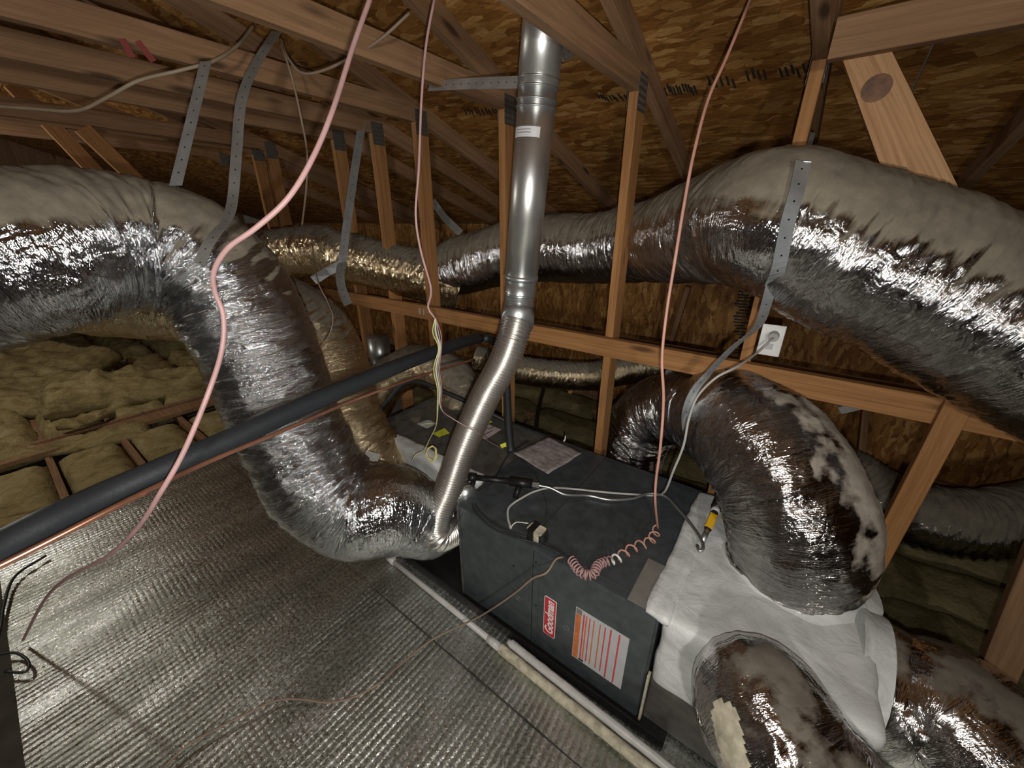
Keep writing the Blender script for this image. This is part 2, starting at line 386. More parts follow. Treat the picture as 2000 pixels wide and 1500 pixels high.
def floor_foil():
    m, n, b = nt('ribbed_reflective_sheet'); tc = N_(n, 'ShaderNodeTexCoord'); v = tc.outputs['Object']
    wob = noise(n, mapping(n, v, (2, 1, 1)), 3, 3)
    sx = N_(n, 'ShaderNodeSeparateXYZ'); n.links.new(v, sx.inputs[0])
    ph = mathn(n, 'ADD', mathn(n, 'MULTIPLY', sx.outputs[0], 2*PI/.0145), mathn(n, 'MULTIPLY', wob.outputs[0], 9.0))
    rib = mathn(n, 'POWER', mathn(n, 'ABSOLUTE', mathn(n, 'SINE', mathn(n, 'MULTIPLY', ph, .5))), .6)
    # bubble cells across the ribs
    ph2 = mathn(n, 'MULTIPLY', sx.outputs[1], 2*PI/.021)
    cell = mathn(n, 'ABSOLUTE', mathn(n, 'SINE', mathn(n, 'MULTIPLY', ph2, .5)))
    ns = noise(n, v, 14, 5, .7, .8); fs = noise(n, v, 170, 4, .7); big = noise(n, v, 2.2, 3)
    zone = ramp(n, big.outputs[0], [(.40, (0, 0, 0)), (.62, (1, 1, 1))])
    h = mathn(n, 'MULTIPLY', ns.outputs[0], .55)
    h = mathn(n, 'ADD', h, mathn(n, 'MULTIPLY', mathn(n, 'MULTIPLY', cell, zone), .30))
    h = mathn(n, 'ADD', h, mathn(n, 'MULTIPLY', noise(n, v, 75, 4, .7).outputs[0], .9))
    h = mathn(n, 'ADD', h, mathn(n, 'MULTIPLY', fs.outputs[0], .3))
    b.inputs['Metallic'].default_value = .93
    dirt = noise(n, mapping(n, v, (5, 1.6, 1)), 1.2, 6, .65)
    c = ramp(n, dirt.outputs[0], [(.3, (.26, .265, .22)), (.52, (.52, .54, .49)), (.7, (.84, .87, .86))]); n.links.new(c, b.inputs['Base Color'])
    sp = noise(n, v, 95, 3, .7); r1 = ramp(n, sp.outputs[0], [(.40, (.42, .42, .42)), (.56, (.24, .24, .24)), (.66, (.07, .07, .07))])
    n.links.new(mathn(n, 'ADD', r1, mathn(n, 'MULTIPLY', mathn(n, 'SUBTRACT', .5, dirt.outputs[0]), .35)), b.inputs['Roughness'])
    bump(n, b, h, .42, .006); return m
M['floor_foil'] = floor_foil()
def strap_mat(name, col, rough, metal):
    m, n, b = nt(name); tc = N_(n, 'ShaderNodeTexCoord'); sx = N_(n, 'ShaderNodeSeparateXYZ'); n.links.new(tc.outputs['UV'], sx.inputs[0])
    u = mathn(n, 'SUBTRACT', mathn(n, 'FRACT', mathn(n, 'DIVIDE', sx.outputs[0], .042)), .5)
    du = mathn(n, 'MULTIPLY', u, .042); r2 = mathn(n, 'ADD', mathn(n, 'MULTIPLY', du, du), mathn(n, 'MULTIPLY', sx.outputs[1], sx.outputs[1]))
    hole = mathn(n, 'LESS_THAN', r2, .0024**2)
    dd = noise(n, tc.outputs['Object'], 14, 5)
    c = mixc(n, hole, ramp(n, dd.outputs[0], [(.35, tuple(x*.75 for x in col)), (.7, col)]), (.01, .01, .01)); n.links.new(c, b.inputs['Base Color'])
    b.inputs['Roughness'].default_value = rough; b.inputs['Metallic'].default_value = metal; return m
M['strap'] = strap_mat('perforated_galvanised_strap', (.62, .66, .68), .42, .75)
M['strap_dusty'] = strap_mat('dusty_perforated_strap', (.27, .265, .24), .65, .4)

# ================================================================== STRUCTURE
ROOF = lambda y: CH+1.19-0.333*y                    # underside of the roof deck
YP = 1.75                                            # plane of the posts
YW = 3.55
# roof deck: OSB sheets laid across the rafters
ceil = empty('ceiling', (0, 0, 0), kind='structure')
slope = math.atan(.333); cs = math.cos(slope)
row = 0; y = -2.9
while y < 4.0:
    off = -9.6+(row % 2)*1.22; x = off
    y1 = min(y+1.22*cs, 4.05)
    while x < 4.2:
        x1 = x+2.436
        me_v = []; g = .0015
        for (xx, yy) in ((x+g, y+g), (x1-g, y+g), (x1-g, y1-g), (x+g, y1-g)):
            me_v.append((xx, yy, ROOF(yy)))
        me_v += [(a, b, c+.012) for a, b, c in me_v[:4]]
        fs = [(3, 2, 1, 0), (4, 5, 6, 7), (0, 1, 5, 4), (1, 2, 6, 5), (2, 3, 7, 6), (3, 0, 4, 7)]
        uvs = [[(me_v[i][0], me_v[i][1]) for i in f] for f in fs]
        link('osb_panel', mesh('osb_panel', me_v, fs, uvs), M['osb'], ceil)
        x = x1+.003
    y = y1+.002; row += 1
# back wall of upright OSB sheets, with studs behind dark gaps
wb = empty('wall_back', (0, YW, 0), kind='structure')
x = -9.5
while x < 4.2:
    top = ROOF(YW)-.02
    fs = [(0, 1, 2, 3), (7, 6, 5, 4), (4, 5, 1, 0), (5, 6, 2, 1), (6, 7, 3, 2), (7, 4, 0, 3)]
    v = [(x+.002, YW, -.06), (x+1.218, YW, -.06), (x+1.218, YW, top), (x+.002, YW, top)]; v += [(a, b+.012, c) for a, b, c in v]
    link('osb_panel', mesh('osb_wall_panel', v, fs, [[(v[i][0], v[i][2]) for i in f] for f in fs]), M['osb_wall'], wb); x += 1.22
wl = MB().box(-9.62, -9.5, -3, 3.6, -.12, 4.0).build('wall_left', M['wood_dull']); tag(wl, kind='structure')
wr = empty('wall_right', (4.1, 0, 0), kind='structure')
MB().box(4.1, 4.14, -3, 3.6, -.12, 4.0).build('panel', M['osb_wall'], wr)
fl = MB().box(-9.5, 4.1, -3, 3.6, -.16, -.11).build('floor', M['gypsum']); tag(fl, kind='structure')

# reflective sheets over the platform in front: two strips with a taped seam
def foil_sheet(x0, x1, y0, y1, seed, name='foil_sheet', z0=0.0):
    nx, ny = int((x1-x0)/.0026), max(2, int((y1-y0)/.035)); xs = np.linspace(x0, x1, nx+1); ys = np.linspace(y0, y1, ny+1)
    X, Y = np.meshgrid(xs, ys, indexing='ij')
    Z = .006*rnoise(X/.5+40, Y/.6+40, 64, seed)+.004*rnoise(X/.14+40, Y/.35+40, 64, seed+1)+z0-.006
    ph = X/.025+.55*rnoise(X/.3+9, Y/.5+9, 64, 77)+.10*rnoise(X/.07+9, Y/.09+9, 64, 78)
    amp = .0042*(.75+.45*rnoise(X/.10+9, Y/.35+9, 64, 79))*np.clip(1.15-.42*(X+1.2), .35, 1)
    Z += amp*(np.abs(np.sin(np.pi*ph))**.8-.6)+.0008*rnoise(X/.02+9, Y/.045+9, 64, 80)
    v = np.stack([X, Y, Z], -1).reshape(-1, 3); idx = np.arange((nx+1)*(ny+1)).reshape(nx+1, ny+1)
    f = np.stack([idx[:-1, :-1], idx[1:, :-1], idx[1:, 1:], idx[:-1, 1:]], -1).reshape(-1, 4)
    return v.tolist(), f.tolist()
plat = empty('insulated_platform', (-1, .6, 0), 'low platform covered with ribbed silver reflective sheeting in front of the furnace', 'platform')
for k, (y0, y1) in enumerate(((-.41, .672), (.676, 1.70))):
    v, f = foil_sheet(-3.22, 1.9, y0, y1, 5+k*3)
    link('foil_sheet', mesh('foil_sheet', v, f), M['floor_foil'], plat, True)
MB().box(-3.22, 1.9, -.405, 1.70, -.10, -.02).build('deck_board', M['cabinet_dusty'], plat)
MB().box(-3.235, -3.222, -.41, 1.70, -.10, .012).build('edge_board', M['black_foam'], plat)

# joists and batts beyond the platform
jy = [-1.33+.405*k for k in range(13)]
for k, yy in enumerate(jy):
    x0, x1 = (-9.3, -3.26) if yy < 1.72 else (-9.3, 3.6)
    j = MB().box(0, x1-x0, -.019, .019, 0, .1).build('ceiling_joist', M['wood_dull']); j.location = (x0, yy, -.11)
    side = 'left of the silver platform' if yy < 1.72 else 'behind the furnace'
    n_ = sum(1 for q in jy[:k] if (q < 1.72) == (yy < 1.72))
    ordn = ['nearest the camera', 'second from the camera', 'third from the camera', 'fourth from the camera', 'fifth from the camera', 'sixth from the camera', 'seventh from the camera', 'farthest from the camera'][n_]
    tag(j, 'wooden ceiling joist %s, %s' % (side, ordn), 'joist', 'ceiling joists between the batts')
def lump_box(sx, sy, sz, seed, amp=.03, cell=.06):
    nx, ny, nz = max(2, int(sx/cell)), max(2, int(sy/cell)), max(2, int(sz/cell))
    import bmesh
    bm = bmesh.new(); bmesh.ops.create_grid(bm, x_segments=nx, y_segments=ny, size=.5)
    bmesh.ops.scale(bm, vec=(sx, sy, 1), verts=bm.verts)
    from mathutils import noise as mn
    off = Vector((seed*3.7, seed*1.9, seed*.7))
    for v in bm.verts:
        ex = min(1, (sx/2-abs(v.co.x))/.07); ey = min(1, (sy/2-abs(v.co.y))/.07)
        e = math.sqrt(max(0, ex))*math.sqrt(max(0, ey)); p = Vector((v.co.x, v.co.y, 0))
        v.co.z = sz*(.35+.65*e)+(amp*mn.noise(p*5+off)+amp*.5*mn.noise(p*14+off))*(.3+.7*e)
        v.co.x += .25*amp*mn.noise(p*9+off); v.co.y += .25*amp*mn.noise(p*9-off)
    ed = [e for e in bm.edges if e.is_boundary]; r = bmesh.ops.extrude_edge_only(bm, edges=ed)
    for v in [q for q in r['geom'] if isinstance(q, bmesh.types.BMVert)]: v.co.z = 0
    bmesh.ops.holes_fill(bm, edges=[e for e in bm.edges if e.is_boundary], sides=0)
    bmesh.ops.recalc_face_normals(bm, faces=bm.faces)
    me = bpy.data.meshes.new('batt'); bm.to_mesh(me); bm.free(); return me
WHERE = ['nearest the camera in the row', 'second in the row from the camera', 'third in the row from the camera', 'fourth in the row from the camera',
         'fifth in the row from the camera', 'sixth in the row from the camera', 'farthest in the row']
for k in range(7):
    yc = jy[k]+.2025
    o = link('insulation_batt', lump_box(1.02, .355, .105, k+3, .02, .04), M['batt'], None, True); o.location = (-3.80, yc, -.108)
    tag(o, 'yellow batt beside the black line, %s' % WHERE[k], 'insulation', 'batts between the platform and the board')
for k in range(7):
    o = link('insulation_batt', lump_box(1.9, .385, .20, k+23, .07, .05), M['batt'], None, True); o.location = (-5.5-.1*(k % 2), jy[k]+.2, -.108)
    o.rotation_euler = (0, 0, .012*((k*7) % 5-2))
    tag(o, 'rumpled batt beyond the flat board, %s' % WHERE[k], 'insulation', 'rumpled batts beyond the board')
for k in range(7):
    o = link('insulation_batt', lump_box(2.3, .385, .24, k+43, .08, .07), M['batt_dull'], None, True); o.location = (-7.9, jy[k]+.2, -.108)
    tag(o, 'dull batt deep under the left eave, %s' % WHERE[k], 'insulation', 'batts deep under the left eave')
# torn slabs and strips lying loose on top
for k, (px, py, zz, L, Wd, H, rot, rx, lab) in enumerate(((130, 770, .10, 1.9, .62, .16, 1.0, .12, 'broad torn slab of yellow insulation lying nearest the left edge'), (225, 790, .12, .85, .17, .09, 2.2, -.1, 'torn strip of yellow insulation curling over the flat board'),
        (330, 745, .14, 1.7, .50, .17, 1.45, .15, 'long slab of yellow insulation under the silver ducts'), (40, 715, .22, 1.5, .7, .2, .7, .2, 'thick raised slab of yellow insulation highest at the left edge'), (90, 868, .05, 1.2, .22, .08, 1.3, .05, 'thin strip of yellow insulation along the flat board'))):
    o = link('insulation_slab', lump_box(L, Wd, H, k+91, .09, .035), M['batt'], None, True); o.location = onz(px, py, zz); o.location.z = zz-.06
    o.rotation_euler = (rx, .08, rot); tag(o, lab, 'insulation')
o = MB().box(-.19, .0, -1.6, 3.1, 0, .03).build('flat_board', M['wood_dull']); o.location = (-4.33, 0, .005)
tag(o, 'long flat wooden board laid across the joists at left', 'board')
o = MB().box(-.05, .0, -1.6, 3.1, 0, .04).build('flat_board', M['wood_dull']); o.location = (-4.55, 0, .005)
tag(o, 'narrow wooden batten running just behind the flat board at left', 'board')
# batts behind the furnace
bx = [(-2.4, 1.95), (-1.2, 1.95), (0.0, 1.95), (1.2, 1.95), (-2.6, 2.38), (-1.35, 2.38), (-.1, 2.38), (1.15, 2.38), (-2.4, 2.8), (-1.2, 2.8), (0, 2.8), (1.25, 2.8), (-1.9, 3.2), (-.6, 3.2), (.65, 3.2), (1.9, 3.2), (2.5, 1.95), (2.5, 2.38), (2.5, 2.8), (-3.7, 2.0), (-3.8, 2.4), (-3.7, 2.8), (-3.2, 3.2)]
cols = lambda x: 'far left, past the ducts' if x < -3 else 'left of the flue pipe' if x < -1.8 else 'behind the flue pipe' if x < -1 else 'right of the flue pipe' if x < -.5 else 'below the arching duct' if x < .4 else 'right of the arching duct' if x < 1.5 else 'right of the brace' if x<2 else 'at the far right'
rows = {1.95: 'first row behind the furnace', 2.0: 'first row behind the furnace', 2.38: 'second row behind the furnace', 2.4: 'second row behind the furnace', 2.8: 'third row behind the furnace', 3.2: 'last row against the back wall'}
for k, (xx, yy) in enumerate(bx):
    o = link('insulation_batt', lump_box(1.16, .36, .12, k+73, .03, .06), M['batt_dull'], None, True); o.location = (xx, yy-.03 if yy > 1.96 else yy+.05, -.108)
    tag(o, 'dull batt in the %s, %s' % (rows[yy], cols(xx)), 'insulation', 'batts behind the furnace')

# ------------------------------------------------------------------ trusses
TR = [(-4.72, .56, 'farthest left and dimmest of the trusses'), (-4.02, .55, 'left post of the close pair behind the big elbow'), (-3.77, .545, 'right post of the close pair behind the big elbow'),
      (-2.78, .515, 'post just left of the narrow perforated strap'), (-2.35, .505, 'post just right of the thin perforated strap'),
      (-1.95, .515, 'post crossed by the thin pink thermostat cable'), (-1.33, .49, 'post directly behind the galvanised flue pipe'),
      (-.69, .46, 'tall post standing alone right of the flue pipe'), (-.117, .45, 'post carrying the white outlet')]
def teeth_plate(c, nrm, upd, w_, h_, parent):
    nrm = Vector(nrm).normalized(); upd = Vector(upd).normalized(); sd = upd.cross(nrm)
    b = MB(); b.prism(Vector(c)-upd*h_/2, Vector(c)+upd*h_/2, w_, .0016, sd, .0003)
    ns, nh = max(3, int(w_/.014)), max(3, int(h_/.022))
    for i in range(ns):
        for j in range(nh):
            p = Vector(c)+sd*((i+.5)/ns-.5)*w_*.94+upd*((j+.5)/nh-.5)*h_*.94+nrm*.0008
            b.prism(p-upd*.006, p+upd*.006, .004, .003, sd, .0005)
    return b.build('connector_plate', M['plate'], parent)
for i, (tx, tz, lab) in enumerate(TR):
    t = empty('roof_truss', (tx, YP, 0), 'roof truss, '+lab, 'truss', 'roof trusses')
    zb = CH+tz
    rz = lambda yy: CH+1.10-.333*yy+.047
    MB().prism((tx, -2.8, rz(-2.8)), (tx, YW-.02, rz(YW-.02)), .038, .089, (1, 0, 0)).build('rafter', M['wood_dull'], t)
    MB().prism((tx+.001, -2.6, zb+.0445+.02), (tx+.001, YP+.03, zb+.0445), .038, .089, (1, 0, 0)).build('tie_beam', M['wood_dull'], t)
    if i: MB().prism((tx, YP, -.03 if i != 7 else .0), (tx, YP, zb+.002), .038, .089, (1, 0, 0)).build('post', M['wood'], t)
    for s in (-1, 1):
        teeth_plate((tx+s*.0215, YP-.005, zb+.0), (s, 0, 0), (0, 0, 1), .085, .12, t)
    if i in (1, 2):
        for (a, b) in (((-35, 75), (195, 345)),) if i == 1 else (((100, 160), (262, 348)),):
            p, q = onx(a[0]+60, a[1]+90, tx), onx(b[0], b[1], tx)
            q = q+(q-p)*.9
            MB().prism(p, q, .038, .089, (1, 0, 0)).build('web', M['wood'], t)
    if i == 6:
        pass
# rafters of their own further right
for k, tx in enumerate((.50, 1.11, 1.72, 2.33, 2.94)):
    rz = lambda yy: CH+1.10-.333*yy+.047
    o = MB().prism((tx, -2.8, rz(-2.8)), (tx, YW-.02, rz(YW-.02)), .038, .089, (1, 0, 0)).build('rafter', M['wood_dull'], ceil)
# red marker stripes on a tie beam
t6 = [o for o in C.objects if o.name.startswith('roof_truss')][5]
mk = MB()
for (a, b) in (((238, 75), (258, 112)), ((268, 80), (300, 120))):
    p, q = onx(*a, -1.95+.0212), onx(*b, -1.95+.0212); mk.prism(p, q, .0006, .020, (1, 0, 0), .0001)
mk.build('paint_mark', M['red_paint'], t6)

# long plank nailed across the posts
pz = CH-.5
p = MB().prism((-4.9, YP-.065, pz-.04), (2.2, YP-.065, pz-.052), .038, .089, (0, 1, 0)).build('cross_plank', M['wood'])
tag(p, 'long horizontal wooden plank nailed across the posts behind the furnace', 'plank')
ch = MB()
for dx in (-.015, .0, .03): ch.prism((-1.99+dx, YP-.0845, pz-.06), (-1.985+dx, YP-.0845, pz-.02), .006, .0006, (1, 0, 0), .0001)
c_ = ch.build('chalk_mark', M['label_white'], p)
p = MB().prism((-4.9, YP+.3, CH-.62), (3.4, YP+.3, CH-.62), .089, .038, (0, 1, 0)).build('flat_rail', M['wood_dull'])
tag(p, 'dull flat rail running behind the cross plank', 'rail')
# right hand timbers
p = MB().prism((-.09, 1.58, CH+.455), (3.2, 1.58, CH+.445), .038, .09, (0, 1, 0)).build('header_beam', M['wood_dull'])
tag(p, 'horizontal beam high at the right, above the diagonal timber', 'beam')
a, b = ony(1690, 108, 1.60), ony(1832, 400, 1.60)
yt = 1.60; dq = [ony(1640, 100, yt), ony(1738, 92, yt)]; el, er = ony(1758, 430, yt)-dq[0], ony(1903, 430, yt)-dq[1]
dq += [dq[1]+er*1.5, dq[0]+el*1.5]; v = dq+[q+Vector((0, .038, 0)) for q in dq]; L_ = el.length*1.5
p = link('diagonal_timber', mesh('dt', v, [(0, 3, 2, 1), (4, 5, 6, 7), (0, 1, 5, 4), (1, 2, 6, 5), (2, 3, 7, 6), (3, 0, 4, 7)],
    [((0, 0), (L_, 0), (L_, .14), (0, .14)), ((0, 0), (0, .14), (L_, .14), (L_, 0)), ((0, 0), (0, .14), (.04, .14), (.04, 0)), ((0, 0), (L_, 0), (L_, .04), (0, .04)), ((0, 0), (0, .14), (.04, .14), (.04, 0)), ((0, 0), (L_, 0), (L_, .04), (0, .04))]), M['wood_pale'])
kb = MB(); kc = ony(1712, 172, 1.5992); kb.disc(kc, (0, -1, 0), .032, .0008, 24); kb.build('knot', M['knot'], p)
tag(p, 'pale broad diagonal timber with a dark knot, leaning behind the right duct', 'timber')
a, b = ony(1893, 745, 1.664), ony(1680, 1150, 1.664)
p = MB().prism(a, b+(b-a)*.15, .062, .038, (1, 0, .3)).build('diagonal_brace', M['wood'])
tag(p, 'orange-brown diagonal brace descending from the cross plank at right', 'brace')
a, b = ony(2110, 920, 1.6), ony(1985, 1220, 1.6)
p = MB().prism(a, a+(b-a)*((a.z+.05)/(a.z-b.z)), .08, .038, (1, 0, .3)).build('diagonal_brace', M['wood_dull'])
tag(p, 'dark brace at the right edge, below the end of the cross plank', 'brace')
# far thin sticks behind the furnace
for k, (a, b, lab) in enumerate((((1118, 760), (1070, 852), 'thin pale stick leaning behind the flue pipe'), ((1345, 560), (1310, 670), 'short dark stick against the back sheathing above the plank'),
                            ((1690, 800), (1680, 905), 'thin dim stick standing by the back wall at right'))):
    q0, q1 = ony(*a, 3.3), ony(*b, 3.3 if k == 1 else 3.0)
    if k == 2: q1 = q0+(q1-q0)*((q0.z+.1)/(q0.z-q1.z))
    p = MB().prism(q0, q1, .038, .05, (1, 0, 0)).build('thin_stick', M['wood_dull' if k else 'wood_pale'])
    tag(p, lab, 'stick')
p = MB().prism(ony(1640, 800, 3.1), ony(1745, 775, 3.1), .05, .05, (0, 0, 1)).build('pipe_stub', M['pvc']); tag(p, 'short white pipe in the shadow below the cross plank at right', 'pipe')
# stamps on the sheathing (illegible ink)
st = MB()
def roofpt(px, py, off=.0016):
    d = ray(px, py); k = (1.19)/(d.z+.333*d.y); p = EYE+d*k; return p-Vector((0, .31, .95))*off
for (x0, y0, x1, y1, n_) in ((905, 205, 1000, 232, 14), (1165, 178, 1235, 200, 12), (1290, 158, 1360, 192, 12), (1380, 140, 1440, 178, 5), (1455, 125, 1500, 165, 4), (1520, 118, 1600, 155, 7)):
    for k in range(n_):
        a = x0+(x1-x0)*(k+.2)/n_; yy = y0+(y1-y0)*.3*random.random()
        p0, p1 = roofpt(a, yy+4), roofpt(a+6, yy+(y1-y0)*.6)
        st.prism(p0, p1, .008, .0006, (1, 0, 0), .0001)
s_ = st.build('ink_stamp', M['ink'], ceil); tag(s_, kind='stuff')
st = MB()
for k in range(26):
    yy = 545+k*6; xx = 1432+random.random()*14
    st.prism(ony(xx, yy, YW-.002), ony(xx+14+random.random()*20, yy+2, YW-.002), .014, .0006, (0, 0, 1), .0001)
s_ = st.build('ink_stamp', M['ink'], wb); tag(s_, kind='stuff')

# ================================================================== FURNACE
FX0, FX1, FY0, FY1, FZ0, FZ1 = -.963, -.118, .905, 1.617, .0, .54
fz = CH-1.1
fu = empty('furnace', ((FX0+FX1)/2, (FY0+FY1)/2, 0), 'charcoal furnace cabinet with red badge and striped warning label', 'furnace')
MB().box(FX0, FX1, FY0+.012, FY1, .012, fz, .004).build('cabinet', M['cabinet'], fu)
xs = onx  # alias
seamx = ony(1040, 1120, FY0).x
MB().box(FX0+.012, seamx-.002, FY0, FY0+.0115, .02, fz-.012, .002).build('access_panel', M['cabinet'], fu)
MB().box(seamx+.002, FX1-.006, FY0, FY0+.0115, .02, fz-.012, .002).build('access_panel', M['cabinet'], fu)
MB().box(FX0, FX0+.010, FY0-.003, FY0+.0115, .012, fz-.001, .001).build('corner_flange', M['cabinet_dusty'], fu)
MB().box(FX0+.012, FX1, FY0-.002, FY0+.0118, fz-.0115, fz+.0005, .001).build('top_flange', M['cabinet'], fu)
MB().box(seamx+.004, seamx+.030, FY0-.0025, FY0-.0003, .022, fz-.014, .0006).build('panel_lip', M['cabinet'], fu)
for (a, b) in ((1047, 1098), (1047, 1182), (1045, 1258), (1003, 1105)):
    MB().disc(ony(a, b, FY0-.002), (0, -1, 0), .0035, .003, 12).build('screw', M['black_iron'], fu)
def knock(px, py):
    c = ony(px, py, FY0-.0008); b = MB(); pts = [c+Vector((math.cos(a)*.0105, 0, math.sin(a)*.0105)) for a in [2*PI*k/20 for k in range(21)]]
    b.tube(pts, .0009, 6, False); b.tube([c+Vector((-.004, 0, -.003)), c+Vector((.004, 0, .003))], .0009, 6); b.build('knockout_ring', M['galv_dusty'], fu, True)
knock(1012, 1168); knock(1106, 1226)
# seam on the lid
MB().box(FX0+.004, FX1, FY0+.030, FY0+.0315, fz, fz+.0012, .0003).build('lid_fold', M['cabinet_dusty'], fu)
MB().box(FX0+.36, FX0+.362, FY0+.03, FY1, fz, fz+.0008, .0002).build('lid_seam', M['dark'], fu)
# badge with lettering
def quad_frame(tl, tr, bl):   # origin, unit axes of a rectangle on the front plane
    o = tl; ex = (tr-tl); ey = (bl-tl); return o, ex, ey
bc = [ony(1066, 1162, FY0), ony(1088, 1177, FY0), ony(1082, 1250, FY0), ony(1061, 1230, FY0)]
bx0 = (bc[0].x+bc[3].x)/2; bx1 = (bc[1].x+bc[2].x)/2; bz1 = (bc[0].z+bc[1].z)/2; bz0 = (bc[2].z+bc[3].z)/2
bx0 = min(p.x for p in bc); bx1 = max(p.x for p in bc)
def rrect(x0, x1, z0, z1, y, r, th):
    pts = []
    for cx, cz, a0 in ((x1-r, z1-r, 0), (x0+r, z1-r, 90), (x0+r, z0+r, 180), (x1-r, z0+r, 270)):
        for k in range(6):
            a = math.radians(a0+18*k); pts.append((cx+r*math.cos(a), cz+r*math.sin(a)))
    n = len(pts); v = [(a, y, b) for a, b in pts]+[(a, y-th, b) for a, b in pts]
    f = [tuple(range(n))[::-1], tuple(range(n, 2*n))]+[(i, (i+1) % n, n+(i+1) % n, n+i) for i in range(n)]
    f[0], f[1] = tuple(range(n)), tuple(range(2*n-1, n-1, -1)); f[2:] = [t[::-1] for t in f[2:]]
    return mesh('plate', v, f)
badge = link('badge', rrect(bx0, bx1, bz0, bz1, FY0-.0002, .008, .0016), M['white'], fu); badge['label'] = 'small red badge with white lettering'
inner = link('badge_field', rrect(bx0+.0025, bx1-.0025, bz0+.0025, bz1-.0025, FY0-.0018, .0065, .0005), M['red'], badge)
def text_mesh(txt, size, ext=.0003, shear=0):
    c = bpy.data.curves.new('t', 'FONT'); c.body = txt; c.size = size; c.extrude = ext; c.align_x = 'CENTER'; c.align_y = 'CENTER'; c.shear = shear; c.offset = .0006
    o = bpy.data.objects.new('t', c); C.objects.link(o); dg = bpy.context.evaluated_depsgraph_get()
    me = bpy.data.meshes.new_from_object(o.evaluated_get(dg)); bpy.data.objects.remove(o); return me
tm = text_mesh('Goodman', .030, shear=.25)
w_ = max(v.co.x for v in tm.vertices)-min(v.co.x for v in tm.vertices); sc = (bz1-bz0)*.86/w_
mid = Vector(((bx0+bx1)/2+.001, FY0-.0025, (bz0+bz1)/2))
for v in tm.vertices:
    X, Y, Z = v.co*sc; Y *= 1.15; v.co = mid+Vector((-Y, -Z, X))
tm.materials.clear(); link('lettering', tm, M['white'], badge)
# warning label
lc = [ony(1125, 1187, FY0), ony(1228, 1243, FY0), ony(1215, 1345, FY0), ony(1117, 1282, FY0)]
lx0 = (lc[0].x+lc[3].x)/2; lx1 = (lc[1].x+lc[2].x)/2; lz1 = (lc[0].z+lc[1].z)/2; lz0 = (lc[2].z+lc[3].z)/2
LW, LH = lx1-lx0, lz1-lz0
lab = MB().box(lx0, lx1, FY0-.0010, FY0-.0002, lz0, lz1, .0002).build('warning_label', M['label_white'], fu); lab['label'] = 'white warning label with orange and red stripes'
def strip(u0, u1, v0, v1, mat, name, y=FY0-.0012):
    MB().box(lx0+u0*LW, lx0+u1*LW, y-.0003, y, lz1-v1*LH, lz1-v0*LH, .0001).build(name, M[mat], lab)
strip(.012, .115, .12, .985, 'orange', 'header_band'); strip(.012, .125, .012, .11, 'ink_soft', 'print_block')
for k, (u, wd, mt) in enumerate(((.155, .030, 'label_red'), (.205, .028, 'orange'), (.275, .022, 'label_red'), (.355, .022, 'orange'), (.47, .024, 'orange'), (.565, .024, 'label_red'), (.665, .03, 'label_red'), (.82, .03, 'label_red'))):
    strip(u, u+wd, .06 if k < 6 else .03, .93 if k < 6 else .985, mt, 'text_stripe')
strip(.14, .24, .945, .985, 'ink', 'print_block'); 
# gas pipe work on the lid (black iron), sensor, transformer
TOP = fz
gp = empty('gas_pipe', onz(925, 930, TOP+.05), 'black iron gas pipe with tee and drip leg lying over the furnace lid', 'pipe')
a, b = onz(920, 932, TOP+.055), onz(1003, 941, TOP+.055); c = onz(1040, 946, TOP+.055)
MB().tube([a, b], .0125, 12).build('pipe_run', M['black_iron'], gp, True)
MB().tube([b-(c-b)*.2, c], .019, 14).build('tee', M['black_iron'], gp, True)
MB().tube([a-(b-a)*.06, a+(b-a)*.12], .019, 14).build('elbow', M['copper'] if 0 else M['black_iron'], gp, True)
d0 = onz(925, 940, TOP+.05); MB().tube([d0, Vector((d0.x, d0.y-.035, TOP+.0))], .011, 12).build('riser', M['black_iron'], gp, True)
d1 = onz(1014, 950, TOP+.05); MB().tube([d1, Vector((d1.x, d1.y-.03, TOP+.006))], .012, 12).build('drip_leg', M['black_iron'], gp, True)
MB().tube([c, c+(c-b).normalized()*.03], .012, 6).build('brass_nut', M['galv'], gp)
tf = empty('transformer', onz(1048, 1050, TOP), 'small cream and black control transformer screwed on the furnace lid', 'transformer')
q = onz(1048, 1052, TOP)
MB().box(q.x-.030, q.x+.030, q.y-.022, q.y+.022, TOP, TOP+.05, .004).build('winding', M['pipe_wrap'], tf)
MB().box(q.x-.026, q.x+.0, q.y-.030, q.y+.027, TOP, TOP+.052, .002).build('core', M['black_iron'], tf)
MB().box(q.x+.018, q.x+.040, q.y-.022, q.y+.022, TOP, TOP+.044, .007).build('bobbin', M['black_rubber'], tf)
MB().box(q.x-.036, q.x-.026, q.y-.016, q.y+.016, TOP+.01, TOP+.045, .003).build('terminal_strip', M['pvc'], tf)

# side collar on the coil
# ================================================================== COIL CABINET (left, behind flue)
cx0, cx1, cy0 = -1.84, -.968, 1.10
co = empty('coil_cabinet', (-1.4, 1.36, 0), 'dark dusty coil cabinet with stickers on its lid, left of the furnace behind the flue', 'cabinet')
MB().box(cx0, cx1, cy0, FY1, .012, TOP-.002, .004).build('cabinet_body', M['cabinet_dusty'], co)
MB().box(cx0, cx1, FY1-.02, FY1+.001, TOP-.002, TOP+.004, .001).build('rear_flange', M['cabinet'], co)
MB().box(cx0-.001, cx0+.02, cy0, FY1, TOP-.002, TOP+.004, .001).build('end_flange', M['cabinet'], co)
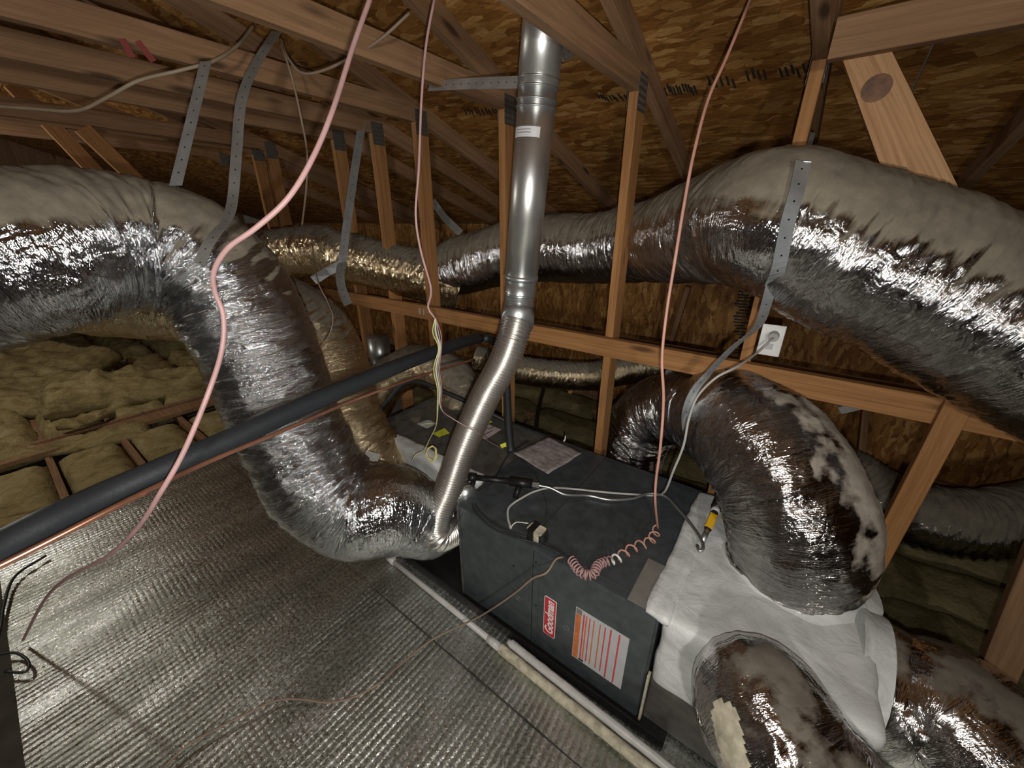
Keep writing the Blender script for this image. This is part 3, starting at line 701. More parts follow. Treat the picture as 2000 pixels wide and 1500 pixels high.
# mastic coated take-off face where the two return ducts start
def lumpy_box(x0, x1, y0, y1, z0, z1, seed, amp=.006, cell=.02, rnd=.02):
    import bmesh
    from mathutils import noise as mn
    bm = bmesh.new(); nx, ny, nz = [max(2, int(q/cell)) for q in (x1-x0, y1-y0, z1-z0)]
    v = {}
    def V(i, j, k):
        if (i, j, k) not in v: v[(i, j, k)] = bm.verts.new((x0+(x1-x0)*i/nx, y0+(y1-y0)*j/ny, z0+(z1-z0)*k/nz))
        return v[(i, j, k)]
    for i in range(nx):
        for j in range(ny):
            bm.faces.new((V(i, j, 0), V(i, j+1, 0), V(i+1, j+1, 0), V(i+1, j, 0))); bm.faces.new((V(i, j, nz), V(i+1, j, nz), V(i+1, j+1, nz), V(i, j+1, nz)))
    for i in range(nx):
        for k in range(nz):
            bm.faces.new((V(i, 0, k), V(i+1, 0, k), V(i+1, 0, k+1), V(i, 0, k+1))); bm.faces.new((V(i, ny, k), V(i, ny, k+1), V(i+1, ny, k+1), V(i+1, ny, k)))
    for j in range(ny):
        for k in range(nz):
            bm.faces.new((V(0, j, k), V(0, j, k+1), V(0, j+1, k+1), V(0, j+1, k))); bm.faces.new((V(nx, j, k), V(nx, j+1, k), V(nx, j+1, k+1), V(nx, j, k+1)))
    lo = Vector((x0, y0, z0)); hi = Vector((x1, y1, z1))
    for q in bm.verts:
        p = q.co.copy(); c = Vector([min(max(p[a], lo[a]+rnd), hi[a]-rnd) for a in range(3)]); d = p-c
        if d.length > 1e-6: p = c+d.normalized()*rnd
        dn = d.normalized() if d.length > 1e-6 else Vector((0, 0, 0))
        q.co = p+dn*amp*(mn.noise(p*9+Vector((seed, 0, 0)))+.5*mn.noise(p*24+Vector((0, seed, 0))))
    me = bpy.data.meshes.new('lumpy'); bm.to_mesh(me); bm.free(); return me
link('mastic_face', lumpy_box(cx0+.02, cx1-.02, cy0-.05, cy0+.035, .10, TOP+.012, 3, .010), M['mastic'], co, True)
def decal(name, px, mat, z=TOP, parent=co, marks=None, th=.0006):
    c = [onz(a, b, z) for a, b in px]; v = [p for p in c]+[p+Vector((0, 0, th)) for p in c]
    me = mesh(name, v, [(0, 1, 2, 3), (7, 6, 5, 4), (0, 4, 5, 1), (1, 5, 6, 2), (2, 6, 7, 3), (3, 7, 4, 0)]); 
    return link(name, me, M[mat], parent)
d = decal('sticker', [(800, 817), (823, 814), (817, 826), (806, 824)][::-1], 'galv_dusty', TOP-.001)
d = decal('sticker', [(814, 828), (836, 820), (854, 827), (834, 837)][::-1], 'label_white', TOP-.001); d['label'] = 'white sticker with a green mark'
b = MB(); b.tube([onz(822, 830, TOP+.001), onz(832, 827, TOP+.001), onz(846, 827, TOP+.001)], .004, 6); g_ = b.build('sticker_mark', M['wire_green'], d)
d = decal('sticker', [(845, 847), (868, 836), (878, 846), (857, 854)][::-1], 'tag_yellow', TOP-.001); d['label'] = 'lime yellow sticker'
d = decal('sticker', [(928, 846), (952, 828), (979, 839), (948, 859)][::-1], 'label_pink', TOP-.001); d['label'] = 'faded pink printed label'
for (a, b_) in (((940, 838), (948, 842)), ((946, 834), (955, 838)), ((952, 846), (962, 841)), ((944, 850), (952, 846)), ((955, 838), (964, 834))):
    MB().tube([onz(*a, TOP+.0006), onz(*b_, TOP+.0006)], .0022, 6).build('print_line', M['ink'], d)
d = decal('sticker', [(940, 826), (955, 819), (962, 824), (948, 830)][::-1], 'tag_yellow', TOP-.001)
# transition duct board between coil and furnace
# loose things on the lids
pc = [(1002, 886), (1072, 853), (1137, 886), (1070, 928)]
cc = [onz(a, b, TOP+.004) for a, b in pc]; n = 12; v = []; f = []
from mathutils import noise as mn
for i in range(n+1):
    for j in range(n+1):
        p = cc[0].lerp(cc[1], i/n).lerp(cc[3].lerp(cc[2], i/n), j/n); p.z += .003+.005*mn.noise(p*14)+.004*abs(i/n-.5); v.append(p)
for i in range(n):
    for j in range(n): f.append((i*(n+1)+j, (i+1)*(n+1)+j, (i+1)*(n+1)+j+1, i*(n+1)+j+1))
me = mesh('sheet', v, f); me.flip_normals() if me.polygons[0].normal.z < 0 else None
o = link('paper_sheet', me, M['paper'], None, True); md = o.modifiers.new('s', 'SOLIDIFY'); md.thickness = .0008
tag(o, 'dirty smudged sheet of paper lying on the furnace lid', 'paper')
o = MB().ribbon([onz(978, 872, TOP+.02), onz(988, 868, TOP+.03), onz(994, 872, TOP+.025)], .022, Vector((0, .3, 1))).build('lime_tag', M['tag_yellow'])
tag(o, 'small lime tag on a short wire beside the black line', 'tag')
o = MB().tube(cr([onz(1101, 862, TOP+.0), onz(1104, 857, TOP+.01), onz(1104, 851, TOP+.02)], .01), .004, 6).build('white_scrap', M['white'], None, True); tag(o, 'small white scrap standing on the rear edge of the furnace lid', 'scrap')

# drain pan, wood packer
pan = empty('drain_pan', (-.9, 1.2, 0), 'shallow dark drain pan under the furnace and coil cabinet', 'pan')
MB().box(-1.95, -.02, .872, .878, .0, .045, .001).build('front_rim', M['black_iron'], pan)
MB().box(-1.95, -.02, .878, 1.66, .001, .008, .001).build('pan_bottom', M['black_iron'], pan)
MB().box(-1.95, -1.944, .878, 1.66, .0, .045, .001).build('end_rim', M['black_iron'], pan)
o = MB().prism(ony(1150, 1375, .893), ony(1205, 1420, .893), .03, .025, (0, 1, 0)).build('wood_packer', M['wood_dull']); tag(o, 'small brown wooden packer at the foot of the furnace front', 'packer')
# condensate pipes
def floorline(p, q, z, yadd=0): return onz(*p, z), onz(*q, z)
cp = empty('condensate_pipe', onz(860, 1170, .02), 'white plastic condensate pipe on the foil before the furnace, upper left half', 'pipe')
a, b = onz(752, 1083, .02), onz(985, 1272, .02)
MB().tube([a, b], .0125, 16).build('pipe_length', M['pvc'], cp, True)
for t_, L in ((.07, .025), (.93, .03)):
    c = a.lerp(b, t_); dr = (b-a).normalized(); MB().tube([c-dr*L, c+dr*L], .017, 16).build('coupling', M['pvc'], cp, True)
c = a.lerp(b, .07); MB().tube([c, c+Vector((.0, .03, .02))], .012, 12).build('branch', M['pvc'], cp, True)
cp2 = empty('condensate_pipe', onz(1150, 1390, .02), 'cream sleeved pipe running to the bottom edge, in front of its twin', 'pipe', 'sleeved drain pipes')
dr = (b-a).normalized(); e = b+dr*1.0
me = duct_mesh('sleeve', [(b-dr*.02, .018), (b.lerp(e, .5), .018), (e, .018)], seg=24, step=.012, amp=.0022, seed=31, lump=.003); link('sleeve', me, M['pipe_wrap'], cp2, True)
MB().tube([b-dr*.03, b-dr*.0], .0125, 12).build('pipe_end', M['pvc'], cp2, True)
cp3 = empty('condensate_pipe', onz(1150, 1370, .02), 'whiter sleeved pipe running to the bottom edge, nearer the furnace', 'pipe', 'sleeved drain pipes')
o2 = Vector((0, .040, .001)); me = duct_mesh('sleeve2', [(b+dr*.005+o2, .016), (b.lerp(e, .5)+o2, .016), (e+o2, .016)], seg=24, step=.012, amp=.0016, seed=32, lump=.002); link('sleeve', me, M['pvc'], cp3, True)
MB().tube([b+o2-dr*.01, b+o2+dr*.01], .013, 12).build('pipe_end', M['pvc'], cp3, True)

# ================================================================== SUPPLY PLENUM (right, mastic coated)
px1 = .40
pl = empty('supply_plenum', (.14, 1.25, 0), 'mastic coated grey-white plenum box joined to the right end of the furnace', 'plenum')
link('plenum_box', lumpy_box(FX1+.012, px1, .905, 1.60, CH-1.40, TOP+.004, 8, .007, .02, .022), M['mastic'], pl, True)
link('joint_band', lumpy_box(FX1-.045, FX1+.03, .895, 1.61, TOP-.01, TOP+.009, 12, .008, .016, .006), M['mastic'], pl, True)
MB().box(FX1-.10, FX1-.02, FY0+.0, FY0+.20, TOP+.0008, TOP+.003, .0005).build('foil_tape', M['galv_dusty'], pl)
MB().box(FX1+.002, FX1+.010, FY0-.004, FY0+.02, .02, CH-1.38, .001).build('side_flange', M['pipe_wrap'], pl)
MB().box(FX1+.010, px1-.02, .93, 1.58, .012, CH-1.40, .004).build('plinth', M['cabinet_dusty'], pl)
def collar(c, ax, r, parent, flare=.045, L=.05, seed=1, nm='mastic_collar'):
    ax = Vector(ax).normalized(); c = Vector(c); pts = []
    for k in range(9):
        t_ = k/8; pts.append((c-ax*.012+ax*(L*t_), r+.004+flare*(1-t_)**2.2))
    me = duct_mesh(nm+str(seed), pts, seg=64, step=.006, amp=.004, seed=seed, lump=.008); return link(nm, me, M['mastic'], parent, True)

# ================================================================== DUCTS
def duct(key, name, pts, mat, label, **kw):
    me = duct_mesh(key, pts, **kw); o = link(name, me, M[mat], None); tag(o, label, 'duct'); return o
D = lambda a, b, d, r: (dep(a, b, d), r)
def surf(key, px, py, off=.006):
    # the nearest point of a duct jacket on the sight line through a pixel, lifted off the surface
    P, T, rad, S, V = DUCTS[key]; K, sg = V.shape[:2]; W = V.reshape(-1, 3); d = W-np.array(EYE); dz = d@np.array(F)
    X = 1000+FPX*(d@np.array(R))/dz; Y = 750-FPX*(d@np.array(U))/dz; e = np.hypot(X-px, Y-py)+np.where(dz < .1, 1e6, 0)
    c = np.where(e < e.min()+9)[0]; j = c[np.argmin(dz[c])]; p = Vector(W[j]); i = j//sg
    n = (p-P[i]).normalized(); return p+n*off
# 1: big S-shaped return duct
ec = Vector((-1.22, cy0-.02, .24))
duct('big_s', 'flexible_duct', [D(-260, 560, .90, .20), D(-100, 525, .94, .20), D(60, 500, 1.0, .198), D(180, 478, 1.10, .195), D(290, 478, 1.20, .19), D(385, 505, 1.27, .19), D(455, 580, 1.33, .188), D(500, 665, 1.38, .188), D(540, 765, 1.44, .185), D(582, 870, 1.50, .185),
     D(632, 955, 1.54, .185), D(695, 1000, 1.57, .183), D(765, 993, 1.62, .178), (ec+Vector((-.03, -.10, .0)), .175), (ec, .172)],
     'foil_near', 'large silver duct from the left edge, elbowing down to the coil cabinet', amp=.0075, seed=2, slant=.4, lump=.008, creases=1.1, dustprof=[(0, 1.05), (.30, 1.05), (.40, .6), (.48, .25), (1, .0)])
# 2: second return duct behind it
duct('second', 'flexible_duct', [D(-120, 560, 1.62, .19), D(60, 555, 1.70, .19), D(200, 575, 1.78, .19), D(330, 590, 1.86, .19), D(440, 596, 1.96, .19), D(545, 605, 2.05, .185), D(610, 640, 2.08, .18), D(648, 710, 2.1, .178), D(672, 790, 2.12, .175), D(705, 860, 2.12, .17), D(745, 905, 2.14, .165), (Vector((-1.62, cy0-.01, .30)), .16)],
     'foil_warm', 'golden tinted silver duct tucked behind the large left duct', amp=.008, seed=3, slant=1.0, lump=.010, dustprof=[(0, .6), (.5, .6), (.6, 1), (.72, .8), (.85, .1), (1, 0)])
# 3: long duct from behind the posts to the right edge
duct('long', 'flexible_duct', [D(845, 545, 2.75, .17), D(900, 520, 2.66, .185), D(980, 498, 2.50, .19), D(1080, 487, 2.32, .19), D(1180, 484, 2.12, .19), D(1270, 472, 1.86, .19), D(1350, 456, 1.55, .19), D(1430, 440, 1.32, .192), D(1500, 438, 1.14, .192), D(1560, 452, 1.09, .195), D(1640, 488, 1.06, .205), D(1740, 530, 1.03, .205), D(1860, 590, 1.0, .20), D(2010, 670, .97, .20), D(2300, 830, .95, .20)],
     'foil_right', 'long silver duct from behind the flue pipe to the right edge', amp=.006, seed=4, slant=.6, lump=.010, gather=((.455, .010, .04),))
# 4: golden bumpy duct behind left posts
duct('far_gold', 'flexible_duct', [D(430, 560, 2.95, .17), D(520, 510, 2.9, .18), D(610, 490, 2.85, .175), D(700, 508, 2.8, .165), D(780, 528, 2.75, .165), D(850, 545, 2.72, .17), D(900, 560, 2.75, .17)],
     'foil_warm', 'bumpy golden tinted duct behind the posts left of the flue pipe', amp=.009, seed=5, ring=.004, lump=.012)
# 5: arching duct on the plenum
duct('arch', 'flexible_duct', [(Vector((.19, 1.37, TOP-.02)), .185), (Vector((.19, 1.36, TOP+.06)), .195), D(1552, 1010, 1.21, .208), D(1515, 915, 1.25, .205), D(1460, 845, 1.39, .20), D(1395, 805, 1.66, .195), D(1330, 795, 1.93, .19), D(1265, 815, 2.16, .19), D(1228, 880, 2.34, .19), D(1225, 960, 2.45, .19)],
     'foil_arch', 'fat silver duct arching up from the plenum top and over behind the furnace', amp=.0075, seed=6, slant=1.2, lump=.014, creases=1.1)
collar((.19, 1.37, TOP), (0, 0, 1), .19, pl, .05, .045, 21)
# 6: front duct
f0 = Vector((.165, .905, CH-1.235))
duct('front', 'flexible_duct', [(f0+Vector((0, .03, 0)), .128), (f0+Vector((0, -.04, .0)), .138), D(1482, 1370, .98, .150), D(1525, 1455, .90, .156), D(1610, 1580, .84, .158), D(1740, 1740, .82, .158)],
     'foil_grey', 'silver duct leaving the front of the plenum towards the bottom edge', amp=.005, seed=7, slant=.8, lump=.006, seg=170, step=.005)
def duct_patch(key, poly_px, mat, name, parent, off=.002):
    P, T, rad, S, V = DUCTS[key]; K, sg = V.shape[:2]; V = V.reshape(K, sg, 3); E_ = np.array(EYE); d = V-E_
    dz = d@np.array(F); X = 1000+FPX*(d@np.array(R))/dz; Y = 750-FPX*(d@np.array(U))/dz
    cen = np.array(P)[:, None, :]; nr = V-cen; nr /= np.linalg.norm(nr, axis=2, keepdims=True); face = (nr*(E_-V)).sum(2) > 0
    ins = np.zeros_like(face); q = poly_px
    for a in range(len(q)):
        (x1, y1), (x2, y2) = q[a], q[(a+1) % len(q)]
        c = ((y1 > Y) != (y2 > Y)) & (X < (x2-x1)*(Y-y1)/(y2-y1+1e-9)+x1); ins ^= c
    ok = ins & face & (dz > .1); W = V+nr*off; vid = {}; vs = []; fs = []
    for i in range(K-1):
        for k in range(sg):
            c = [(i, k), (i, (k+1) % sg), (i+1, (k+1) % sg), (i+1, k)]
            if all(ok[a, b] for a, b in c):
                f = []
                for a in c:
                    if a not in vid: vid[a] = len(vs); vs.append(tuple(W[a]))
                    f.append(vid[a])
                fs.append(f)
    if fs: return link(name, mesh(name, vs, fs), M[mat], parent, True)
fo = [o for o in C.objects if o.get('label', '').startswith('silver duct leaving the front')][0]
duct_patch('front', [(1386, 1384), (1395, 1368), (1412, 1362), (1430, 1366), (1440, 1385), (1455, 1430), (1475, 1520), (1482, 1570), (1430, 1570), (1412, 1500), (1398, 1440)], 'pipe_wrap', 'painted_reflection', fo)  # cream patch paints a pale reflection onto the duct jacket
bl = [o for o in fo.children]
if bl: bl[0]['label'] = 'cream coloured strip of painted reflection'
collar(f0, (0, -1, 0), .125, pl, .05, .045, 22)
# 7: right duct
r0 = Vector((px1-.01, 1.22, CH-1.27))
duct('right', 'flexible_duct', [(r0, .175), (r0+Vector((.06, 0, 0)), .178), (r0+Vector((.14, -.02, -.03)), .180), D(1835, 1395, 1.06, .185), D(1920, 1490, .99, .19), D(2040, 1650, .95, .19)],
     'foil_grey', 'stained silver duct leaving the right end of the plenum', amp=.0055, seed=8, slant=1.0, lump=.009)
collar(r0+Vector((-.01, 0, 0)), (1, 0, 0), .186, pl, .012, .07, 23)
# mastic fillet up between
# 8: small far duct right of flue
duct('small', 'flexible_duct', [D(930, 700, 3.0, .10), D(1010, 722, 2.95, .105), (dep(1130, 735, 2.88), .105), D(1220, 725, 2.8, .10), D(1290, 715, 2.75, .10), D(1380, 740, 2.75, .10)],
     'foil_warm', 'thin ribbed silver duct in the background between flue pipe and arching duct', amp=.005, seed=9, ring=.003, lump=.004, seg=64)
# 9: low far right duct
duct('low_right', 'flexible_duct', [D(1560, 860, 2.7, .17), D(1640, 920, 2.45, .17), D(1710, 965, 2.28, .17), D(1800, 1010, 2.12, .17), D(1900, 1025, 2.02, .17), D(2010, 1010, 1.95, .17), D(2200, 980, 1.9, .17)],
     'foil_right', 'dim silver duct lying low behind the right brace', amp=.008, seed=10, ring=.003, lump=.012, seg=80)
# 10: crinkled ducts behind left posts
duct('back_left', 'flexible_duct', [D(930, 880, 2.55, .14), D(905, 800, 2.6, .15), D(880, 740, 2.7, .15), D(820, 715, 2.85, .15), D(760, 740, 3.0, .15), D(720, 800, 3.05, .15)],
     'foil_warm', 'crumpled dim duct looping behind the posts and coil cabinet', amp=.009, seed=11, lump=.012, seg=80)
# neck cap at the seam of the long duct
# galvanised boot far left behind posts
bt = empty('metal_boot', dep(740, 680, 3.1), 'dull sheet metal boot standing behind the posts left of the flue', 'boot')
q = dep(742, 690, 3.1)
MB().tube([q+Vector((0, 0, -.16)), q+Vector((0, 0, .14))], .085, 28).build('round_neck', M['galv'], bt, True)
MB().prism(q+Vector((0, 0, -.9)), q+Vector((0, 0, -.16)), .28, .28, (1, .2, 0), .02).build('boot_box', M['galv_dusty'], bt)
# small tags on second duct
o = MB().ribbon([surf('second', 722, 885, .012), surf('second', 748, 898, .012)], .045, U).build('duct_label', M['galv_dusty']); tag(o, 'small pale label stuck on the second duct near the coil cabinet', 'label')
# metal round collar beside the flue
rc = empty('metal_collar', (-.99, 1.02, TOP-.02), 'round galvanised collar between coil cabinet and furnace, behind the flue', 'collar')
q = dep(908, 962, 1.70); MB().tube([q+Vector((-.05, .02, 0)), q+Vector((.04, -.015, .004))], .042, 24).build('sleeve', M['galv'], rc, True)
MB().tube([q+Vector((.015, -.005, 0)), q+Vector((.025, -.009, .002))], .046, 24).build('bead', M['galv_dusty'], rc, True)

# ================================================================== FLUE
fy = 1.2
flu = empty('flue_pipe', ony(1030, 400, fy), 'galvanised vent pipe rising to the roof, aluminium flexible liner below', 'flue')
A_, B_ = ony(1064, 20, fy), ony(1018, 545, fy); dx = (B_-A_)
A_ = A_-dx*.12
MB().tube([A_, A_+dx*.36], .0625, 40).build('upper_pipe', M['flue'], flu, True)
MB().tube([A_+dx*.355, A_+dx*1.12], .060, 40).build('lower_pipe', M['flue'], flu, True)
for s in (.33, .358, .40, .425): MB().tube([A_+dx*s, A_+dx*(s+.006)], .0640, 40).build('bead', M['galv'], flu, True)
S0 = A_+dx*1.12
MB().tube([A_+dx*1.10, A_+dx*1.125], .0625, 40).build('bead', M['galv'], flu, True)
cc_ = ony(1013, 608, fy)
MB().tube([S0, cc_], .056, 40).build('draw_band', M['galv'], flu, True)
MB().tube([S0.lerp(cc_, .42), S0.lerp(cc_, .5)], .0585, 40).build('clamp', M['galv'], flu, True)
e1 = dep(1010, 632, 1.43)
MB().tube([cc_+(cc_-S0)*.05, e1], .062, 40).build('adapter', M['galv'], flu, True)
fp = [e1-(e1-cc_)*.2, dep(1000, 665, 1.44), dep(982, 712, 1.47), dep(950, 770, 1.52), dep(922, 830, 1.57), dep(898, 890, 1.61), dep(876, 955, 1.64), dep(858, 1000, 1.66), dep(852, 1030, 1.68), dep(862, 1050, 1.69)]
ex = Vector((FX0-.045, .99, CH-1.315)); fp += [ex, Vector((FX0-.005, .99, CH-1.315))]
Q = cr(fp, .0016); P, T, N, B, S = frames(Q); seg = 48; vs = []; fs = []
for i, p in enumerate(P):
    rr = .0570+.0030*math.sin(2*PI*S[i]/.0115)
    for k in range(seg):
        a = 2*PI*k/seg; vs.append(p+N[i]*(rr*math.cos(a))+B[i]*(rr*math.sin(a)))
for i in range(len(P)-1):
    for k in range(seg): fs.append((i*seg+k, i*seg+(k+1) % seg, (i+1)*seg+(k+1) % seg, (i+1)*seg+k))
link('flexible_liner', mesh('liner', vs, fs), M['alu'], flu, True)
MB().tube([Vector((FX0-.05, .99, CH-1.315)), Vector((FX0-.001, .99, CH-1.315))], .0615, 36).build('outlet_collar', M['galv'], flu, True)
# pipe label
lq = A_.lerp(B_, 0); 
nrm = (EYE-ony(1040, 265, fy)); nrm.z = 0; nrm.normalize(); axd = (A_-B_).normalized(); sd = axd.cross(nrm).normalized()
cen = A_+dx*((ony(1040, 265, fy)-A_).dot(dx)/dx.dot(dx)); rows_ = []
v = []; f = []
for i in range(13):
    a = math.radians(-72+90*i/12)
    for z_ in (-.014, .014): v.append(cen+axd*z_+(nrm*math.cos(a)+sd*math.sin(a))*.0611)
for i in range(12): f.append((2*i, 2*i+2, 2*i+3, 2*i+1))
me = mesh('pl', v, f); lb = link('pipe_label', me, M['label_white'], flu, True); lb['label'] = 'white printed label'
for s_, zz in ((.0615, .006), (.0615, -.002)):
    v2 = []; f2 = []
    for i in range(9):
        a = math.radians(-60+50*i/8)
        for z_ in (zz-.0012, zz+.0012): v2.append(cen+axd*z_+(nrm*math.cos(a)+sd*math.sin(a))*s_)
    for i in range(8): f2.append((2*i, 2*i+2, 2*i+3, 2*i+1))
    link('print_line', mesh('pr', v2, f2), M['ink_soft'], lb, True)

# ================================================================== LINE SET
def strt(p0, d0, p1, d1, n=14):
    a, b = dep(*p0, d0), dep(*p1, d1); return [a.lerp(b, k/n) for k in range(n+1)]
le = dep(935, 660, 1.98)
pts = [dep(-120, 1130, .55), dep(0, 1070, .61), dep(100, 1018, .665), dep(200, 970, .73), dep(330, 912, .82), dep(470, 850, .945), dep(600, 790, 1.10), dep(760, 722, 1.38), dep(880, 676, 1.72), le]
pts = cr(pts, .03)
ls = MB().tube(pts, .027, 20).build('refrigerant_line', M['black_foam'], None, True); tag(ls, 'thick black foam covered refrigerant line crossing in front of the left duct', 'pipe')
pts = cr([le+Vector((.02, .02, 0)), dep(965, 668, 2.08), dep(985, 700, 2.12), dep(990, 760, 2.1), dep(993, 830, 2.04), dep(998, 884, 1.99)], .02)
ls = MB().tube(pts, .021, 16).build('refrigerant_line', M['black_foam'], None, True); tag(ls, 'black foam line dropping to the coil lid right of the flue', 'pipe')
pts = cr([dep(-60, 1135, .56), dep(90, 1060, .62), dep(220, 993, .69), dep(310, 948, .76), dep(400, 905, .85), dep(560, 838, 1.02), dep(700, 778, 1.26), dep(820, 735, 1.55), dep(925, 702, 1.88)], .03)
ls = MB().tube(pts, .0055, 12).build('copper_line', M['copper'], None, True); tag(ls, 'thin bare copper line below the black foam line', 'pipe')
pts = cr([onz(985, 760, .05)+Vector((0, .9, .0)), onz(1050, 860, .09), onz(1180, 905, .09), onz(1330, 945, .09), onz(1420, 985, .07)], .05)
ls = MB().tube(pts, .018, 10).build('black_conduit', M['black_rubber'], None, True); tag(ls, 'black corrugated conduit lying on the batts behind the furnace', 'conduit')
pts = cr([dep(745, 800, 2.45), dep(800, 745, 2.4), dep(890, 775, 2.35), dep(1000, 828, 2.3)], .04)
ls = MB().tube(pts, .014, 10).build('black_conduit', M['black_rubber'], None, True); tag(ls, 'black pipe crossing behind the flexible flue liner', 'conduit')

# ================================================================== STRAPS
def strap(pts, wd, side, mat, label, name='hanger_strap'):
    o = MB().ribbon(pts, wd, side).build(name, M[mat]); tag(o, label, 'strap'); return o
lt = dep(395, 150, 1.12); lb_ = dep(343, 362, 1.03)
strap([dep(402, 120, 1.14), lt, lb_], .034, R, 'strap', 'bright perforated strap hanging above the large left duct')
w1, s1 = wrap('big_s', .375, -10, 100, 16, .008)
strap(cr([dep(540, 62, 1.35), dep(500, 125, 1.30), dep(472, 195, 1.26), dep(462, 300, 1.24), dep(455, 385, 1.24), surf('big_s', 447, 425, .012), surf('big_s', 430, 455, .014), surf('big_s', 412, 490, .014), surf('big_s', 400, 520, .012)], .02), .036, R, 'strap_dusty', 'dusty strap running over the bend of the large left duct')
s3 = cr([dep(708, 235, 2.3), dep(690, 350, 2.28), dep(672, 480, 2.26), dep(668, 515, 2.26)], .04)
strap(s3, .05, R, 'strap', 'narrow perforated strap between the posts above the golden duct')
strap(cr([dep(668, 512, 2.255), dep(664, 535, 2.22), dep(668, 565, 2.2), dep(680, 595, 2.18)], .02), .05, R, 'strap', 'curled lower tail of the narrow strap')
strap([dep(672, 515, 2.26), dep(640, 530, 2.24), dep(612, 548, 2.2)], .05, U, 'strap', 'side branch of the narrow strap reaching to the second duct')
strap([dep(838, 168, 1.55), dep(920, 163, 1.42), dep(1026, 160, 1.25)], .038, U, 'strap', 'horizontal perforated brace tying the flue pipe to a truss')
strap([dep(1096, 108, 1.24), dep(1112, 100, 1.28), dep(1135, 88, 1.34)], .038, U, 'strap', 'short strap end at the right of the flue pipe top')
# long strap round the right duct
P, T, rad, S, V = DUCTS['long']
def strap_on(keyfrac, a0, a1, off=.007): return wrap('long', keyfrac, a0, a1, 14, off)
wp = cr([surf('long', 1566, 318, .012), surf('long', 1549, 375, .014), surf('long', 1532, 440, .016), surf('long', 1514, 515, .016), dep(1508, 556, 1.06)], .02)
ws = [R]*len(wp)
topp = wp[0]; 
upper = [dep(1582, 258, 1.30), dep(1574, 285, 1.26)]
wp2 = [wp[0]]
tail = [dep(1508, 552, 1.06), dep(1495, 600, 1.10), dep(1478, 640, 1.16), dep(1430, 680, 1.26), dep(1385, 728, 1.36), dep(1355, 765, 1.40), dep(1340, 810, 1.44), dep(1345, 860, 1.5)]
strap(upper+wp2[:1], .033, R, 'strap', 'short strap piece from the outlet post to the long duct')
o = MB().ribbon(wp, .036, ws).build('hanger_strap', M['strap']); tag(o, 'galvanised strap band wrapped under the long right duct', 'strap')
strap(cr(tail, .03), .036, (R*.8+U*.3), 'strap', 'strap slanting from the long duct down to the arching duct')
strap([dep(845, 393, 2.7), dep(868, 425, 2.65), dep(900, 456, 2.6)], .05, U, 'strap_dusty', 'grey far strap holding the long duct left of the flue')
hg = MB(); hg.tube([dep(1310, 712, 1.86), dep(1352, 748, 1.80)], .0025, 8); hg.tube([dep(1312, 712, 1.86), dep(1310, 745, 1.84)], .0025, 8)
hg.disc(dep(1311, 730, 1.87), -F, .03, .001, 20); o = hg.build('wire_hanger', M['galv']); tag(o, 'small round metal washer hanger at the top of the arching duct', 'hanger')

# ================================================================== CABLES
def cable(pts, r, mat, label, name='cable', step=.015, seg=10):
    o = MB().tube(cr(pts, step), r, seg).build(name, M[mat], None, True); tag(o, label, 'cable'); return o
cable([dep(735, -40, .80), dep(722, 0, .78), dep(690, 90, .76), dep(650, 215, .73), dep(610, 310, .71), dep(562, 388, .70), dep(500, 445, .70), dep(445, 485, .70), dep(418, 530, .72), dep(420, 570, .74), dep(436, 615, .76), dep(434, 680, .77), dep(408, 765, .75), dep(360, 880, .74), dep(315, 960, .74), dep(268, 1032, .80), dep(205, 1090, .92), dep(130, 1130, 1.1), dep(85, 1175, 1.4), onz(45, 1250, .02)],
      .0048, 'pink_cable', 'thick pink-brown cable looping down in front of the left duct to the foil')
th_ = empty('thermostat_cable', dep(845, 590, 1.25), 'thin pink cable from the rafters, fanning into coloured wires', 'cable')
MB().tube(cr([dep(855, -40, 1.0), dep(848, 0, 1.0), dep(832, 90, 1.02), dep(823, 200, 1.05), dep(818, 330, 1.09), dep(812, 420, 1.12), dep(822, 490, 1.16), dep(842, 565, 1.22), dep(836, 600, 1.26), dep(850, 622, 1.28)], .02), .0035, 8).build('sheath', M['pink_cable'], th_, True)
for k, (mt, off) in enumerate((('wire_yellow', -3), ('wire_white', 0), ('wire_red', 4), ('wire_green', -1), ('grey_cable', 2))):
    w_ = [dep(850, 620, 1.28), dep(852+off*2.2, 650, 1.32), dep(859+off*.8, 680, 1.36), dep(852+off*1.6, 720, 1.41), dep(858+off*1.2, 760, 1.47), dep(857+off, 790, 1.52)]
    if k in (0, 3): w_ += [dep(852, 830, 1.60), dep(838, 860, 1.68), dep(828, 880, 1.75)]
    if k == 0: w_ += [dep(812, 888, 1.78), dep(805, 900, 1.78)]
    if k in (2, 4): w_ += [dep(866, 805, 1.5), dep(880, 815, 1.48), dep(905, 830, 1.47), dep(930, 842, 1.48), dep(955, 862, 1.75), dep(985, 878, 1.95)]
    MB().tube(cr(w_, .02), .0018, 6).build('wire', M[mt], th_, True)
lp = []
c0 = dep(843, 886, 1.78)
for k in range(60):
    a = 2*PI*k/14; rr = .026+.004*math.sin(k*1.3); lp.append(c0+R*(rr*.85*math.cos(a))+U*(rr*1.3*math.sin(a))+F*(.012*math.sin(k*.37)))
cable(lp, .0018, 'wire_yellow', 'small coil of yellow-green wire hanging left of the flue liner', 'wire_coil', .01, 6)
